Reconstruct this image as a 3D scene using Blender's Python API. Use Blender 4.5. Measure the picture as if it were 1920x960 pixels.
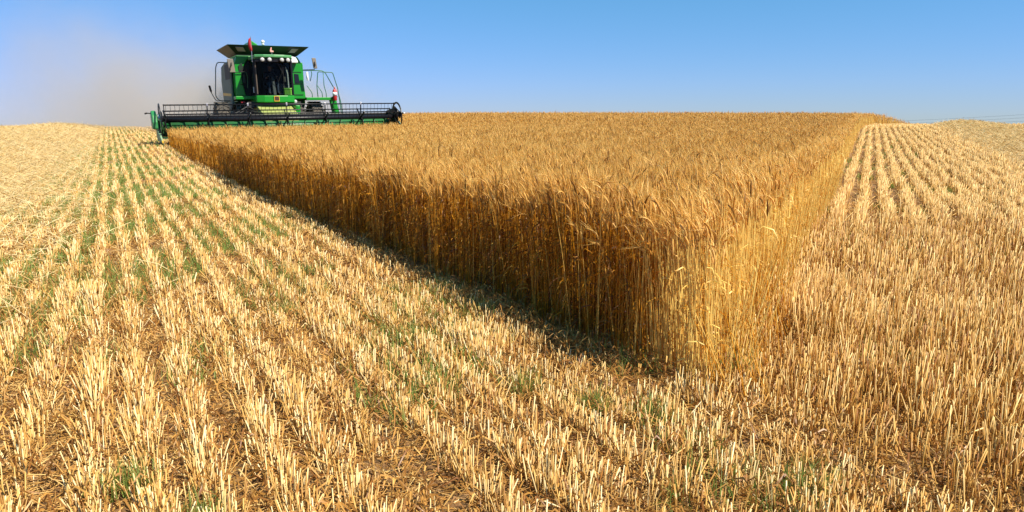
import bpy, math
import numpy as np
from mathutils import Vector, Matrix

for o in list(bpy.data.objects):
    bpy.data.objects.remove(o, do_unlink=True)
sc = bpy.context.scene
col = sc.collection
R = math.radians
rng = np.random.default_rng(11)

# ------------------------------------------------------------------ camera, sky, sun
EYE = 1.15
PITCH = math.atan(255 / 1280.0)
cd = bpy.data.cameras.new("camera")
cam = bpy.data.objects.new("camera", cd)
col.objects.link(cam)
cam.location = (0, 0, EYE)
cam.rotation_euler = (math.pi / 2 - PITCH, 0, 0)
cd.sensor_width = 36
cd.lens = 24.0
cd.clip_start = 0.05
cd.clip_end = 9000
sc.camera = cam

SUN_EL = R(50)
SUN_DIR = Vector((0.88, -0.47, 0)).normalized()        # towards the sun, on the ground plane
world = bpy.data.worlds.new("World")
sc.world = world
world.use_nodes = True
wn = world.node_tree
wn.nodes.clear()
sky = wn.nodes.new("ShaderNodeTexSky")
sky.sky_type = 'NISHITA'
sky.sun_disc = False
sky.sun_elevation = SUN_EL
sky.sun_rotation = math.atan2(SUN_DIR.x, SUN_DIR.y)
sky.altitude = 300
sky.air_density = 1.0
sky.dust_density = 0.0
sky.ozone_density = 4.0
bg = wn.nodes.new("ShaderNodeBackground")
bg.inputs['Strength'].default_value = 0.082
wo = wn.nodes.new("ShaderNodeOutputWorld")
hsv = wn.nodes.new("ShaderNodeHueSaturation")
hsv.inputs['Saturation'].default_value = 1.22
wn.links.new(sky.outputs[0], hsv.inputs['Color'])
# clear dry-summer sky: paler blue at the zenith, bluer and less yellow at the horizon than the model's
sep_ = wn.nodes.new("ShaderNodeSeparateColor"); com_ = wn.nodes.new("ShaderNodeCombineColor")
wn.links.new(hsv.outputs[0], sep_.inputs[0])
for i_, (g_, a_) in enumerate(((.718, .755), (.43, 1.73), (.92, 1.10))):
    p_ = wn.nodes.new("ShaderNodeMath"); p_.operation = 'POWER'; p_.inputs[1].default_value = g_
    q_ = wn.nodes.new("ShaderNodeMath"); q_.operation = 'MULTIPLY'; q_.inputs[1].default_value = a_
    wn.links.new(sep_.outputs[i_], p_.inputs[0]); wn.links.new(p_.outputs[0], q_.inputs[0]); wn.links.new(q_.outputs[0], com_.inputs[i_])
wn.links.new(com_.outputs[0], bg.inputs[0])
wn.links.new(bg.outputs[0], wo.inputs[0])

sd = bpy.data.lights.new("sun", 'SUN')
sd.energy = 5.0
sd.angle = R(0.53)
sd.color = (1.0, 0.915, 0.77)
sun = bpy.data.objects.new("sun", sd)
col.objects.link(sun)
sv = Vector((SUN_DIR.x * math.cos(SUN_EL), SUN_DIR.y * math.cos(SUN_EL), math.sin(SUN_EL)))
sun.rotation_euler = sv.to_track_quat('Z', 'Y').to_euler()
sun.location = sv * 60

sc.view_settings.view_transform = 'Standard'
sc.view_settings.look = 'None'
sc.view_settings.exposure = 0.8
sc.view_settings.gamma = 1.0
sc.view_settings.use_curve_mapping = False
sc.render.engine = 'CYCLES'
sc.cycles.max_bounces = 7
sc.cycles.diffuse_bounces = 4
sc.cycles.transparent_max_bounces = 12
sc.cycles.volume_bounces = 1
sc.cycles.caustics_reflective = False
sc.cycles.caustics_refractive = False
sc.render.filter_size = 1.2

# ------------------------------------------------------------------ field frame
def unit(a): return np.array([math.sin(a), math.cos(a)])
aL = math.atan2(-755, 1305)
uL = unit(aL); nL = np.array([uL[1], -uL[0]])          # left pass: along the rows, across to the right
aR = R(27.3)
uR = unit(aR); nR = np.array([uR[1], -uR[0]])          # right pass
CORNER = np.array([0.86, 2.70])                        # corner of the standing crop

def sm(u):
    u = np.clip(u, 0, 1)
    return u * u * (3 - 2 * u)

def terrain(x, y):
    x = np.asarray(x, float); y = np.asarray(y, float)
    A = .62 + .155 * sm((x + 22) / 17)
    z = A * sm((y - 10) / 36.)
    c0 = 46 - 5 * sm((x - 5) / 15)
    k = .0016 + .006 * sm((x - 12) / 12)
    q = np.maximum(0, y - c0)
    fall = np.where(q < 20, k * q * q, k * 400 + k * 40 * (q - 20))
    return np.maximum(z - fall, -60)

_nr = np.random.default_rng(5)
_waves = [(_nr.uniform(0, 6.28, 3), _nr.normal(0, 1, (3, 2))) for _ in range(9)]
def noise(x, y, scale, seed=0):
    """smooth value in about -1..1"""
    r = np.random.default_rng(100 + seed)
    v = 0
    for k in range(10):
        a = r.uniform(0, 6.283); f = r.uniform(.5, 1.6) / scale; ph = r.uniform(0, 6.283)
        v = v + np.sin((x * math.cos(a) + y * math.sin(a)) * f * 6.283 + ph)
    return v / 4.0

def st(x, y):
    dx = x - CORNER[0]; dy = y - CORNER[1]
    return dx * uL[0] + dy * uL[1], dx * nL[0] + dy * nL[1]

BEND, BK = 36.0, .016
def rightlat(x, y):
    """metres to the right of the crop's right edge; the edge bends right beyond the crest"""
    dx = x - CORNER[0]; dy = y - CORNER[1]
    q = np.maximum(0, y - BEND)
    return dx * nR[0] + dy * nR[1] - BK * q * q

HS, HT0, HT1 = 25.2, -0.8, 8.15
def ledge(s): return -.019 * np.maximum(s, 0)     # the left cut edge drifts a little
          # header line: distance along the pass, and its swath
def in_crop(x, y, wob=True):
    s, t = st(x, y)
    r = rightlat(x, y)
    w1 = .05 * noise(x, y, .9, 1) if wob else 0
    w2 = .05 * noise(x, y, .9, 2) if wob else 0
    a = (t > w1 + ledge(s)) & (r < w2)
    cut = (s > HS) & (t < HT1)
    return a & ~cut

# ------------------------------------------------------------------ materials
def mat(name):
    m = bpy.data.materials.new(name)
    m.use_nodes = True
    n = m.node_tree
    b = n.nodes['Principled BSDF']
    return m, n, b

def rgb(c): return (c[0], c[1], c[2], 1)

def plain(name, c, rough=.5, metal=0.0, dirt=0.0, dirtcol=(.30, .22, .13), spec=.5, coat=0.0, scale=3.0):
    m, n, b = mat(name)
    b.inputs['Roughness'].default_value = rough
    b.inputs['Metallic'].default_value = metal
    b.inputs['Specular IOR Level'].default_value = spec
    b.inputs['Coat Weight'].default_value = coat
    b.inputs['Base Color'].default_value = rgb(c)
    if dirt > 0:
        tc = n.nodes.new('ShaderNodeTexCoord')
        nz = n.nodes.new('ShaderNodeTexNoise'); nz.inputs['Scale'].default_value = scale
        nz.inputs['Detail'].default_value = 8; nz.inputs['Roughness'].default_value = .65
        n.links.new(tc.outputs['Object'], nz.inputs['Vector'])
        mr = n.nodes.new('ShaderNodeMapRange')
        mr.inputs['From Min'].default_value = .35; mr.inputs['From Max'].default_value = .75
        mr.inputs['To Max'].default_value = dirt
        mr.inputs['To Min'].default_value = dirt * .15
        n.links.new(nz.outputs['Fac'], mr.inputs['Value'])
        mx = n.nodes.new('ShaderNodeMix'); mx.data_type = 'RGBA'
        mx.inputs['A'].default_value = rgb(c); mx.inputs['B'].default_value = rgb(dirtcol)
        n.links.new(mr.outputs['Result'], mx.inputs['Factor'])
        n.links.new(mx.outputs['Result'], b.inputs['Base Color'])
        m2 = n.nodes.new('ShaderNodeMapRange')
        m2.inputs['To Min'].default_value = rough; m2.inputs['To Max'].default_value = min(1, rough + .35)
        n.links.new(mr.outputs['Result'], m2.inputs['Value'])
        n.links.new(m2.outputs['Result'], b.inputs['Roughness'])
    return m

def straw_mat(name, dark, mid, light, trans=.3, transcol=None, rough=.45, spec=.4):
    """dry plant matter; 'tint' is one random number per stalk (its own colour)"""
    m, n, b = mat(name)
    at = n.nodes.new('ShaderNodeAttribute'); at.attribute_name = 'tint'
    cr = n.nodes.new('ShaderNodeValToRGB')
    e = cr.color_ramp.elements
    e[0].position = 0; e[0].color = rgb(dark)
    e[1].position = 1; e[1].color = rgb(light)
    k = e.new(.5); k.color = rgb(mid)
    n.links.new(at.outputs['Fac'], cr.inputs['Fac'])
    tc = n.nodes.new('ShaderNodeTexCoord')
    nz = n.nodes.new('ShaderNodeTexNoise'); nz.inputs['Scale'].default_value = 26; nz.inputs['Detail'].default_value = 3
    n.links.new(tc.outputs['Object'], nz.inputs['Vector'])
    hs = n.nodes.new('ShaderNodeHueSaturation')
    mr = n.nodes.new('ShaderNodeMapRange'); mr.inputs['To Min'].default_value = .68; mr.inputs['To Max'].default_value = 1.3
    n.links.new(nz.outputs['Fac'], mr.inputs['Value'])
    n.links.new(mr.outputs['Result'], hs.inputs['Value'])
    n.links.new(cr.outputs['Color'], hs.inputs['Color'])
    n.links.new(hs.outputs['Color'], b.inputs['Base Color'])
    b.inputs['Roughness'].default_value = rough
    b.inputs['Specular IOR Level'].default_value = spec
    tr = n.nodes.new('ShaderNodeBsdfTranslucent')
    if transcol:
        mm = n.nodes.new('ShaderNodeMix'); mm.data_type = 'RGBA'; mm.blend_type = 'MULTIPLY'
        mm.inputs['Factor'].default_value = 1
        mm.inputs['B'].default_value = rgb(transcol)
        n.links.new(hs.outputs['Color'], mm.inputs['A'])
        n.links.new(mm.outputs['Result'], tr.inputs['Color'])
    else:
        n.links.new(hs.outputs['Color'], tr.inputs['Color'])
    ms = n.nodes.new('ShaderNodeMixShader'); ms.inputs['Fac'].default_value = trans
    out = n.nodes['Material Output']
    n.links.new(b.outputs[0], ms.inputs[1]); n.links.new(tr.outputs[0], ms.inputs[2])
    n.links.new(ms.outputs[0], out.inputs['Surface'])
    return m

M = {}
M['stub_left'] = straw_mat('stubble_straw_pale', (.34, .135, .022), (.71, .435, .12), (.95, .79, .455), .18)
M['stub_right'] = straw_mat('stubble_straw_golden', (.32, .12, .02), (.68, .385, .092), (.93, .70, .31), .18)
M['litter'] = straw_mat('litter_straw', (.22, .085, .018), (.58, .31, .075), (.86, .62, .25), .2)
M['windrow'] = straw_mat('windrow_straw', (.44, .23, .06), (.84, .60, .24), (.96, .80, .45), .3)
M['stem'] = straw_mat('wheat_stem', (.13, .038, .005), (.72, .305, .012), (.98, .75, .22), .27, (1, .72, .22))
M['ear'] = straw_mat('wheat_ear', (.20, .08, .015), (.69, .372, .075), (.90, .615, .19), .32, (1, .74, .30))
M['grass'] = straw_mat('green_grass', (.10, .17, .03), (.23, .33, .07), (.40, .44, .14), .4)

# soil
m, n, b = mat('stubble_soil'); M['soil'] = m
tc = n.nodes.new('ShaderNodeTexCoord')
def nzn(scale, det=6, ro=.6):
    k = n.nodes.new('ShaderNodeTexNoise'); k.inputs['Scale'].default_value = scale
    k.inputs['Detail'].default_value = det; k.inputs['Roughness'].default_value = ro
    n.links.new(tc.outputs['Object'], k.inputs['Vector']); return k
n1 = nzn(.8); n2 = nzn(28, 8, .7); n3 = nzn(7)
c1 = n.nodes.new('ShaderNodeValToRGB')
c1.color_ramp.elements[0].position = .32; c1.color_ramp.elements[0].color = (.11, .052, .02, 1)
c1.color_ramp.elements[1].position = .68; c1.color_ramp.elements[1].color = (.33, .19, .08, 1)
n.links.new(n2.outputs['Fac'], c1.inputs['Fac'])
c2 = n.nodes.new('ShaderNodeValToRGB')
c2.color_ramp.elements[0].position = .4; c2.color_ramp.elements[0].color = (.24, .125, .055, 1)
c2.color_ramp.elements[1].position = .65; c2.color_ramp.elements[1].color = (.46, .28, .13, 1)
n.links.new(n3.outputs['Fac'], c2.inputs['Fac'])
mx = n.nodes.new('ShaderNodeMix'); mx.data_type = 'RGBA'
mr = n.nodes.new('ShaderNodeMapRange'); mr.inputs['From Min'].default_value = .35; mr.inputs['From Max'].default_value = .7
n.links.new(n1.outputs['Fac'], mr.inputs['Value'])
n.links.new(mr.outputs['Result'], mx.inputs['Factor'])
n.links.new(c1.outputs['Color'], mx.inputs['A']); n.links.new(c2.outputs['Color'], mx.inputs['B'])
n.links.new(mx.outputs['Result'], b.inputs['Base Color'])
b.inputs['Roughness'].default_value = .95; b.inputs['Specular IOR Level'].default_value = .15
bp = n.nodes.new('ShaderNodeBump'); bp.inputs['Strength'].default_value = .8; bp.inputs['Distance'].default_value = .03
n.links.new(n2.outputs['Fac'], bp.inputs['Height']); n.links.new(bp.outputs[0], b.inputs['Normal'])

GREEN = (.004, .235, .016)
M['green'] = plain('green_paint', GREEN, .38, 0, .07, (.20, .20, .09), .35, .1)
M['green_dark'] = plain('dark_green_paint', (.003, .022, .008), .5, 0, .15, (.05, .045, .025))  # hopper and seam paint; also colours the painted mirror shadows
M['green_header'] = plain('header_green_paint', (.008, .13, .03), .4, 0, .3, (.16, .17, .09))
M['green_pale'] = plain('dusty_pale_green_paint', (.12, .26, .14), .5, 0, .5, (.36, .38, .26))
M['shield'] = plain('shaded_dusty_shield_paint', (.045, .10, .075), .5, 0, .8, (.20, .20, .17), scale=2)  # green with shade put into the colour, plus dust
M['yellow'] = plain('yellow_paint', (.72, .42, .02), .45, 0, .35, (.35, .24, .1))
M['feeder'] = plain('dusty_pale_yellow_paint', (.26, .31, .07), .6, 0, .4, (.45, .4, .22))
M['black'] = plain('black_paint', (.006, .006, .009), .36, 0, .08, (.06, .05, .04), .28)
M['blackmatt'] = plain('black_plastic', (.010, .010, .011), .65, 0, .15, (.07, .06, .045))
M['steel'] = plain('worn_steel', (.55, .55, .56), .35, .9, .3, (.3, .25, .2))
M['rubber'] = plain('dusty_tyre_rubber', (.018, .018, .018), .8, 0, .75, (.15, .125, .095), scale=4)
M['white'] = plain('white_plastic', (.8, .8, .78), .4)
M['lampglass'] = plain('lamp_lens', (.50, .50, .48), .2, 0, .1)
M['red'] = plain('red_paint', (.45, .012, .015), .4, 0, .1)
M['flag'] = plain('red_flag_cloth', (.36, .008, .018), .8)
M['pink'] = plain('pink_beacon_plastic', (.75, .33, .28), .35)
M['rail'] = plain('teal_green_rail_paint', (.012, .13, .065), .4, 0, .15)
M['mirror'] = plain('mirror_back_plastic', (.17, .155, .135), .5, 0, .4)
M['tanpanel'] = plain('grey_mesh_panel', (.36, .38, .36), .6, 0, .3)
M['interior'] = plain('cab_trim', (.025, .022, .02), .8)
M['seatcloth'] = plain('seat_cloth', (.05, .045, .04), .9)
M['column'] = plain('column_plastic', (.10, .10, .105), .6)
M['badge'] = plain('badge_brown', (.06, .018, .01), .5)
M['limebox'] = plain('lime_green_plastic', (.16, .42, .03), .5)
M['skin'] = plain('skin', (.46, .24, .15), .55)
M['shirt'] = plain('dark_shirt', (.018, .018, .024), .9)
M['jeans'] = plain('blue_jeans', (.05, .07, .12), .9, 0, .3, (.1, .1, .12), scale=20)
M['hair'] = plain('brown_hair', (.03, .018, .01), .7)
M['boot'] = plain('boot_leather', (.06, .035, .02), .7)
M['pylon'] = plain('galvanised_steel', (.10, .11, .13), .6, .3)
m, n, b = mat('cab_glass'); M['glass'] = m
n.nodes.remove(b)
tb = n.nodes.new('ShaderNodeBsdfTransparent'); tb.inputs[0].default_value = (.72, .76, .74, 1)
gb = n.nodes.new('ShaderNodeBsdfGlossy'); gb.inputs['Roughness'].default_value = .02
lw = n.nodes.new('ShaderNodeFresnel'); lw.inputs['IOR'].default_value = 1.45
ms = n.nodes.new('ShaderNodeMixShader')
hf = n.nodes.new('ShaderNodeMath'); hf.operation = 'MULTIPLY'; hf.inputs[1].default_value = .12
n.links.new(lw.outputs[0], hf.inputs[0]); n.links.new(hf.outputs[0], ms.inputs['Fac']); n.links.new(tb.outputs[0], ms.inputs[1]); n.links.new(gb.outputs[0], ms.inputs[2])
n.links.new(ms.outputs[0], n.nodes['Material Output'].inputs['Surface'])
M['dark_glass'] = plain('dark_tinted_glass', (.004, .005, .006), .08, 0, .05, (.03, .03, .025))

# ------------------------------------------------------------------ fast mesh building
class Geo:
    def __init__(s): s.v = []; s.q = []; s.t = []; s.c = []; s.n = 0
    def add(s, v, quads=None, tris=None, tint=None):
        s.v.append(np.asarray(v, np.float32).reshape(-1, 3))
        k = len(s.v[-1])
        if quads is not None and len(quads): s.q.append(quads + s.n)
        if tris is not None and len(tris): s.t.append(tris + s.n)
        s.c.append(np.full(k, .5, np.float32) if tint is None else np.asarray(tint, np.float32))
        s.n += k
    def tubes(s, P, r, n=3, cap=False, tint=None):
        """P (N,K,3) centre lines, r (N,K) radii -> tapered n-sided tubes (n=2: ribbons)"""
        N, K, _ = P.shape
        if N == 0: return
        T = P[:, -1] - P[:, 0]; T /= np.linalg.norm(T, axis=1, keepdims=True) + 1e-9
        ref = np.tile(np.array([1., 0, 0]), (N, 1)); ref[np.abs(T[:, 0]) > .8] = (0, 1., 0)
        e1 = np.cross(T, ref); e1 /= np.linalg.norm(e1, axis=1, keepdims=True)
        e2 = np.cross(T, e1)
        ph = rng.uniform(0, 6.283, N)
        ang = ph[:, None] + np.arange(n) * (2 * math.pi / n)
        off = np.cos(ang)[..., None] * e1[:, None] + np.sin(ang)[..., None] * e2[:, None]     # N,n,3
        V = P[:, :, None, :] + r[:, :, None, None] * off[:, None]                             # N,K,n,3
        base = (np.arange(N) * K * n)[:, None, None]
        i = (np.arange(K - 1) * n)[None, :, None]
        if n == 2:
            Q = base[..., None] + i[..., None] + np.array([0, 1, 3, 2])[None, None, None]
            Q = Q.reshape(-1, 4)
        else:
            j = np.arange(n)[None, None, :]; j2 = (j + 1) % n
            Q = np.stack([base + i + j, base + i + j2, base + i + n + j2, base + i + n + j], -1).reshape(-1, 4)
        tr = None
        if cap and n == 3:
            tr = ((np.arange(N) * K * n + (K - 1) * n)[:, None] + np.arange(3)[None]).reshape(-1, 3)
        s.add(V, Q, tr, None if tint is None else np.repeat(tint, K * n))
    def build(s, name, material):
        v = np.concatenate(s.v); c = np.concatenate(s.c)
        q = np.concatenate(s.q) if s.q else np.zeros((0, 4), int)
        t = np.concatenate(s.t) if s.t else np.zeros((0, 3), int)
        me = bpy.data.meshes.new(name)
        me.vertices.add(len(v)); me.vertices.foreach_set('co', v.ravel())
        me.loops.add(q.size + t.size)
        me.loops.foreach_set('vertex_index', np.concatenate([q.ravel(), t.ravel()]).astype(np.int32))
        me.polygons.add(len(q) + len(t))
        ls = np.concatenate([np.arange(len(q)) * 4, len(q) * 4 + np.arange(len(t)) * 3]).astype(np.int32)
        me.polygons.foreach_set('loop_start', ls)
        me.update(calc_edges=True)
        a = me.attributes.new('tint', 'FLOAT', 'POINT'); a.data.foreach_set('value', c)
        me.materials.append(material)
        o = bpy.data.objects.new(name, me); col.objects.link(o)
        return o

def tag(o, label=None, cat=None, group=None, kind=None):
    if label: o['label'] = label
    if cat: o['category'] = cat
    if group: o['group'] = group
    if kind: o['kind'] = kind
    return o

# ------------------------------------------------------------------ ground
xs = np.concatenate([-np.geomspace(60, 4000, 26)[::-1], np.arange(-59, -14, 1.0), np.arange(-14, 14, .12), np.arange(14, 60, 1.0), np.geomspace(60, 4000, 26)])
ys = np.concatenate([-np.geomspace(6, 300, 10)[::-1], np.arange(-5, 1, .5), np.arange(1, 14, .12), np.arange(14, 80, .6), np.geomspace(80, 5000, 34)])
gx, gy = np.meshgrid(xs, ys)
gz = terrain(gx, gy)
near = (np.abs(gx) < 14) & (gy > 1) & (gy < 14)
s_, t_ = st(gx, gy)
gz = gz + np.where(near, .012 * noise(gx, gy, .35, 7) + .010 * np.cos(t_ / .17 * 6.283), 0)
g = Geo()
ny, nx = gx.shape
ii = (np.arange(ny - 1) * nx)[:, None] + np.arange(nx - 1)[None]
g.add(np.stack([gx, gy, gz], -1), np.stack([ii, ii + 1, ii + nx + 1, ii + nx], -1).reshape(-1, 4))
o = g.build('ground', M['soil']); tag(o, 'brown soil of a gently rising wheat field', 'ground', kind='structure')
for p in o.data.polygons: p.use_smooth = True

# ------------------------------------------------------------------ stubble
LW0, LW1 = -6.9, -3.1          # left windrow strip (t)
def rw_center(x, y):           # lateral distance from the right windrow's centre line
    dx = x - 14.4; dy = y - 17.0
    q = np.maximum(0, y - 36)
    return dx * nR[0] + dy * nR[1] - .0 * q

def view_ok(x, y, m=2.6):
    return (np.abs(x) < .79 * y + m)

def row_points(u, nn, spacing, sig, y0, y1, dens, xr):
    """points in drill rows (direction u, normal nn) with y in y0..y1, |x|<xr, dens per m2"""
    A = 2 * xr * (y1 - y0)
    N = int(A * dens)
    x = rng.uniform(-xr, xr, N); y = rng.uniform(y0, y1, N)
    k = view_ok(x, y); x = x[k]; y = y[k]
    a = x * u[0] + y * u[1]; c = x * nn[0] + y * nn[1]
    row = np.round(c / spacing)
    jit = .018 * np.sin(a * 1.3 + row * 2.1)
    c = row * spacing + rng.normal(0, 1, len(c)) * sig + jit
    return a * u[0] + c * nn[0], a * u[1] + c * nn[1], row, a

def tiller(x, y, n, sp):
    """each plant becomes about n stalks that splay from one crown"""
    m_ = rng.integers(max(1, n - 2), n + 3, len(x))
    i = np.repeat(np.arange(len(x)), m_)
    sp = np.broadcast_to(sp, (len(x),))[i]
    ox = rng.normal(0, 1, len(i)) * sp; oy = rng.normal(0, 1, len(i)) * sp
    return x[i] + ox, y[i] + oy, np.arctan2(oy, ox), i

def stub_add(G, x, y, h, r, lean, K=2, tintb=.5, tv=.25, cap=True, z0=None, az=None):
    N = len(x)
    z = terrain(x, y) if z0 is None else z0
    az = rng.uniform(0, 6.283, N) if az is None else az + rng.normal(0, .5, N)
    ln = np.abs(rng.normal(0, lean, N)); w = rng.random(N) < .07
    ln[w] += rng.uniform(.25, .9, w.sum())
    dx = np.cos(az) * np.sin(ln); dy = np.sin(az) * np.sin(ln); dz = np.cos(ln)
    D = np.stack([dx, dy, dz], -1)
    B = np.stack([x, y, z - .01], -1)
    tt = np.linspace(0, 1, K)
    P = B[:, None] + D[:, None] * (h[:, None] * tt[None])[..., None]
    if K > 2:
        P[:, 1:-1, :2] += rng.normal(0, .006, (N, K - 2, 2))
    rr = r[:, None] * np.linspace(1.0, .92, K)[None]
    tint = np.clip(rng.normal(tintb, tv, N), 0, 1)
    G.tubes(P, rr, 3, cap, tint)

def region_left(x, y):
    s, t = st(x, y); r = rightlat(x, y)
    behind = (s > HS + .3) & (t < HT1)                 # the swath the machine has just cut
    tb = np.where(s < .05, .16 * noise(x, y, .45, 77), np.minimum(0, ledge(s) + .03))
    return ((t < tb) | behind) & ~in_crop(x, y)
def region_right(x, y):
    s, t = st(x, y); r = rightlat(x, y)
    tb = np.where(s < .05, .16 * noise(x, y, .45, 77), 0)
    return ((r > 0) | (s < .05)) & (t >= tb) & ~in_crop(x, y)
def right_near(x, y): return y < 6.9 + .02 * x + .05 * noise(x, y, .6, 9)

GLs, GRs = Geo(), Geo()
zones = [(0.9, 4.5, 560, .0023, 5), (4.5, 9, 330, .0033, 4), (9, 16, 190, .0043, 3), (16, 28, 110, .0058, 3), (28, 47, 80, .0085, 2), (47, 62, 60, .011, 1)]
for (y0, y1, dens, r0, nt_) in zones:
    xr = .79 * y1 + 2.6
    x, y, row, a = row_points(uL, nL, .178, .012 if y0 > 4 else .015, y0, y1, dens, xr)
    k = region_left(x, y)
    # thin, gappy places
    gap = noise(x, y, 1.1, 3) + .5 * noise(x, y, .35, 4)
    k &= rng.random(len(x)) < np.clip(.80 + np.where(y < 4.5, .42, .22) * gap, .06, 1)
    s, t = st(x, y)
    inw = (t > LW0) & (t < LW1) & (y > 9)
    k &= ~(inw & (rng.random(len(x)) < .85))
    k &= rng.random(len(x)) > .6 * sm((t + .4) / .35) * (t < .1) * (s > .1)
    x = x[k]; y = y[k]; row = row[k]
    x, y, az, i_ = tiller(x, y, nt_, np.where(y < 4.5, .022, .015)); row = row[i_]
    h = .108 * (1 + .18 * noise(x, y, .8, 5)) * rng.uniform(.4, 1.25, len(x))
    s, t = st(x, y); nearedge = sm((t + .45) / .4) * (t < .1) * (s > .1)
    h = h * (1 - .5 * nearedge)
    wheel = (np.abs(np.mod(row, 17) - 4) < 1)          # rows a wheel has flattened a little
    h = np.where(wheel, h * .75, h)
    stub_add(GLs, x, y, np.clip(h, .03, .3), r0 * rng.uniform(.7, 1.3, len(x)), .21, 2, .52, .3, az=az)
    # right-hand side, beyond the step: rows along uR
    x, y, row, a = row_points(uR, nR, .26, .020, y0, y1, dens * .95, xr)
    q = np.maximum(0, y - BEND)
    x = x + BK * q * q * nR[0]; y = y + BK * q * q * nR[1]
    k = region_right(x, y) & ~right_near(x, y - .22) & view_ok(x, y)
    x = x[k]; y = y[k]
    d = rw_center(x, y); k = ~((np.abs(d) < 1.9) & (rng.random(len(x)) < .8)); x = x[k]; y = y[k]
    x, y, az, i_ = tiller(x, y, nt_, .015)
    h = .185 * (1 + .15 * noise(x, y, .9, 15)) * rng.uniform(.65, 1.2, len(x))
    stub_add(GRs, x, y, np.clip(h, .04, .3), r0 * rng.uniform(.8, 1.25, len(x)), .13, 2, .62, az=az)
    # right-hand side, near: taller, rows seen across
    if y0 < 9:
        x, y, row, a = row_points(uL, nL, .178, .04, y0, y1, dens * .78, xr)
        k = region_right(x, y) & right_near(x, y)
        gap = noise(x, y, .8, 23) + .6 * noise(x, y, .3, 24)
        k &= rng.random(len(x)) < np.clip(.84 + .45 * gap, .06, 1)
        x = x[k]; y = y[k]
        x, y, az, i_ = tiller(x, y, nt_, .03)
        h = (.215 + .03 * noise(x, y, 1.0, 25)) * rng.uniform(.4, 1.25, len(x))
        h = h * (1 + .22 * (~right_near(x, y + .35)))
        s, t = st(x, y); h = h * (.62 + .38 * sm((t + .05) / .55))
        stub_add(GRs, x, y, np.clip(h, .05, .4), r0 * rng.uniform(.7, 1.3, len(x)), .14, 3, .48, .3, az=az)
tag(GLs.build('stubble', M['stub_left']), 'pale cut wheat stubble in drill rows running towards the harvester', 'stubble', kind='stuff')
tag(GRs.build('stubble', M['stub_right']), 'taller golden wheat stubble right of the standing crop', 'stubble', kind='stuff')

# ------------------------------------------------------------------ loose straw litter
G = Geo()
def litter(G, x, y, lmin, lmax, r, zlift=.012, tintb=.45, tilt=.18, prefer=None, pw=.5, z0=None, tv=.27):
    N = len(x)
    L = rng.uniform(lmin, lmax, N)
    az = rng.uniform(0, 6.283, N)
    if prefer is not None:
        az = prefer + rng.normal(0, pw, N) + np.where(rng.random(N) < .5, 0, math.pi)
    el = rng.normal(0, tilt, N)
    D = np.stack([np.cos(az) * np.cos(el), np.sin(az) * np.cos(el), np.sin(el)], -1)
    z = (terrain(x, y) if z0 is None else z0) + zlift * rng.uniform(.3, 1.6, N) + np.abs(np.sin(el)) * L * .5
    Cn = np.stack([x, y, z], -1)
    bend = rng.normal(0, .06, N) * L
    P = np.stack([Cn - D * L[:, None] / 2, Cn, Cn + D * L[:, None] / 2], 1)
    P[:, 1, 2] += np.abs(bend); P[:, 1, 0] += rng.normal(0, .05, N) * L
    rr = np.repeat((r * rng.uniform(.6, 1.3, N))[:, None], 3, 1)
    G.tubes(P, rr, 3, False, np.clip(tintb + rng.normal(0, tv, N), 0, 1))
for (y0, y1, dens, r, lm) in [(.9, 5, 2200, .0016, .14), (5, 10, 600, .0025, .20), (10, 20, 90, .004, .28), (20, 40, 14, .006, .4)]:
    xr = .79 * y1 + 2.6
    N = int(2 * xr * (y1 - y0) * dens)
    x = rng.uniform(-xr, xr, N); y = rng.uniform(y0, y1, N)
    k = view_ok(x, y) & ~in_crop(x, y)
    k &= rng.random(N) < np.clip(.7 + .45 * noise(x, y, .9, 31), .12, 1)
    k &= ~(region_right(x, y) & ~right_near(x, y) & (rng.random(N) < .75))
    x = x[k]; y = y[k]
    s, t = st(x, y)
    litter(G, x, y, .03, lm, r, tintb=.42 + .22 * sm((-t - .8) / 2.5) * (t < 0))
# short broken leaf flakes standing between the stalks
for (y0, y1, dens) in [(.9, 4.5, 900), (4.5, 9, 420)]:
    xr = .79 * y1 + 2.6
    N = int(2 * xr * (y1 - y0) * dens); x = rng.uniform(-xr, xr, N); y = rng.uniform(y0, y1, N)
    k = view_ok(x, y) & ~in_crop(x, y); x = x[k]; y = y[k]; N = len(x)
    az = rng.uniform(0, 6.283, N); L = rng.uniform(.04, .13, N); hz = rng.uniform(.02, .11, N)
    D = np.stack([np.cos(az), np.sin(az), 0 * az], -1)
    B = np.stack([x, y, terrain(x, y)], -1)
    tt = np.array([0, .4, 1.0])
    P = B[:, None] + D[:, None] * (L[:, None] * tt[None])[..., None]
    P[:, 0, 2] += hz * .6; P[:, 1, 2] += hz; P[:, 2, 2] += hz * rng.uniform(0, .6, N)
    G.tubes(P, np.stack([np.full(N, .002), np.full(N, .0032), np.full(N, .0006)], 1), 2, False, np.clip(rng.normal(.24, .2, N), 0, 1))
tag(G.build('straw_litter', M['litter']), 'loose broken straw and dry leaves lying between the stubble', 'straw', kind='stuff')

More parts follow.
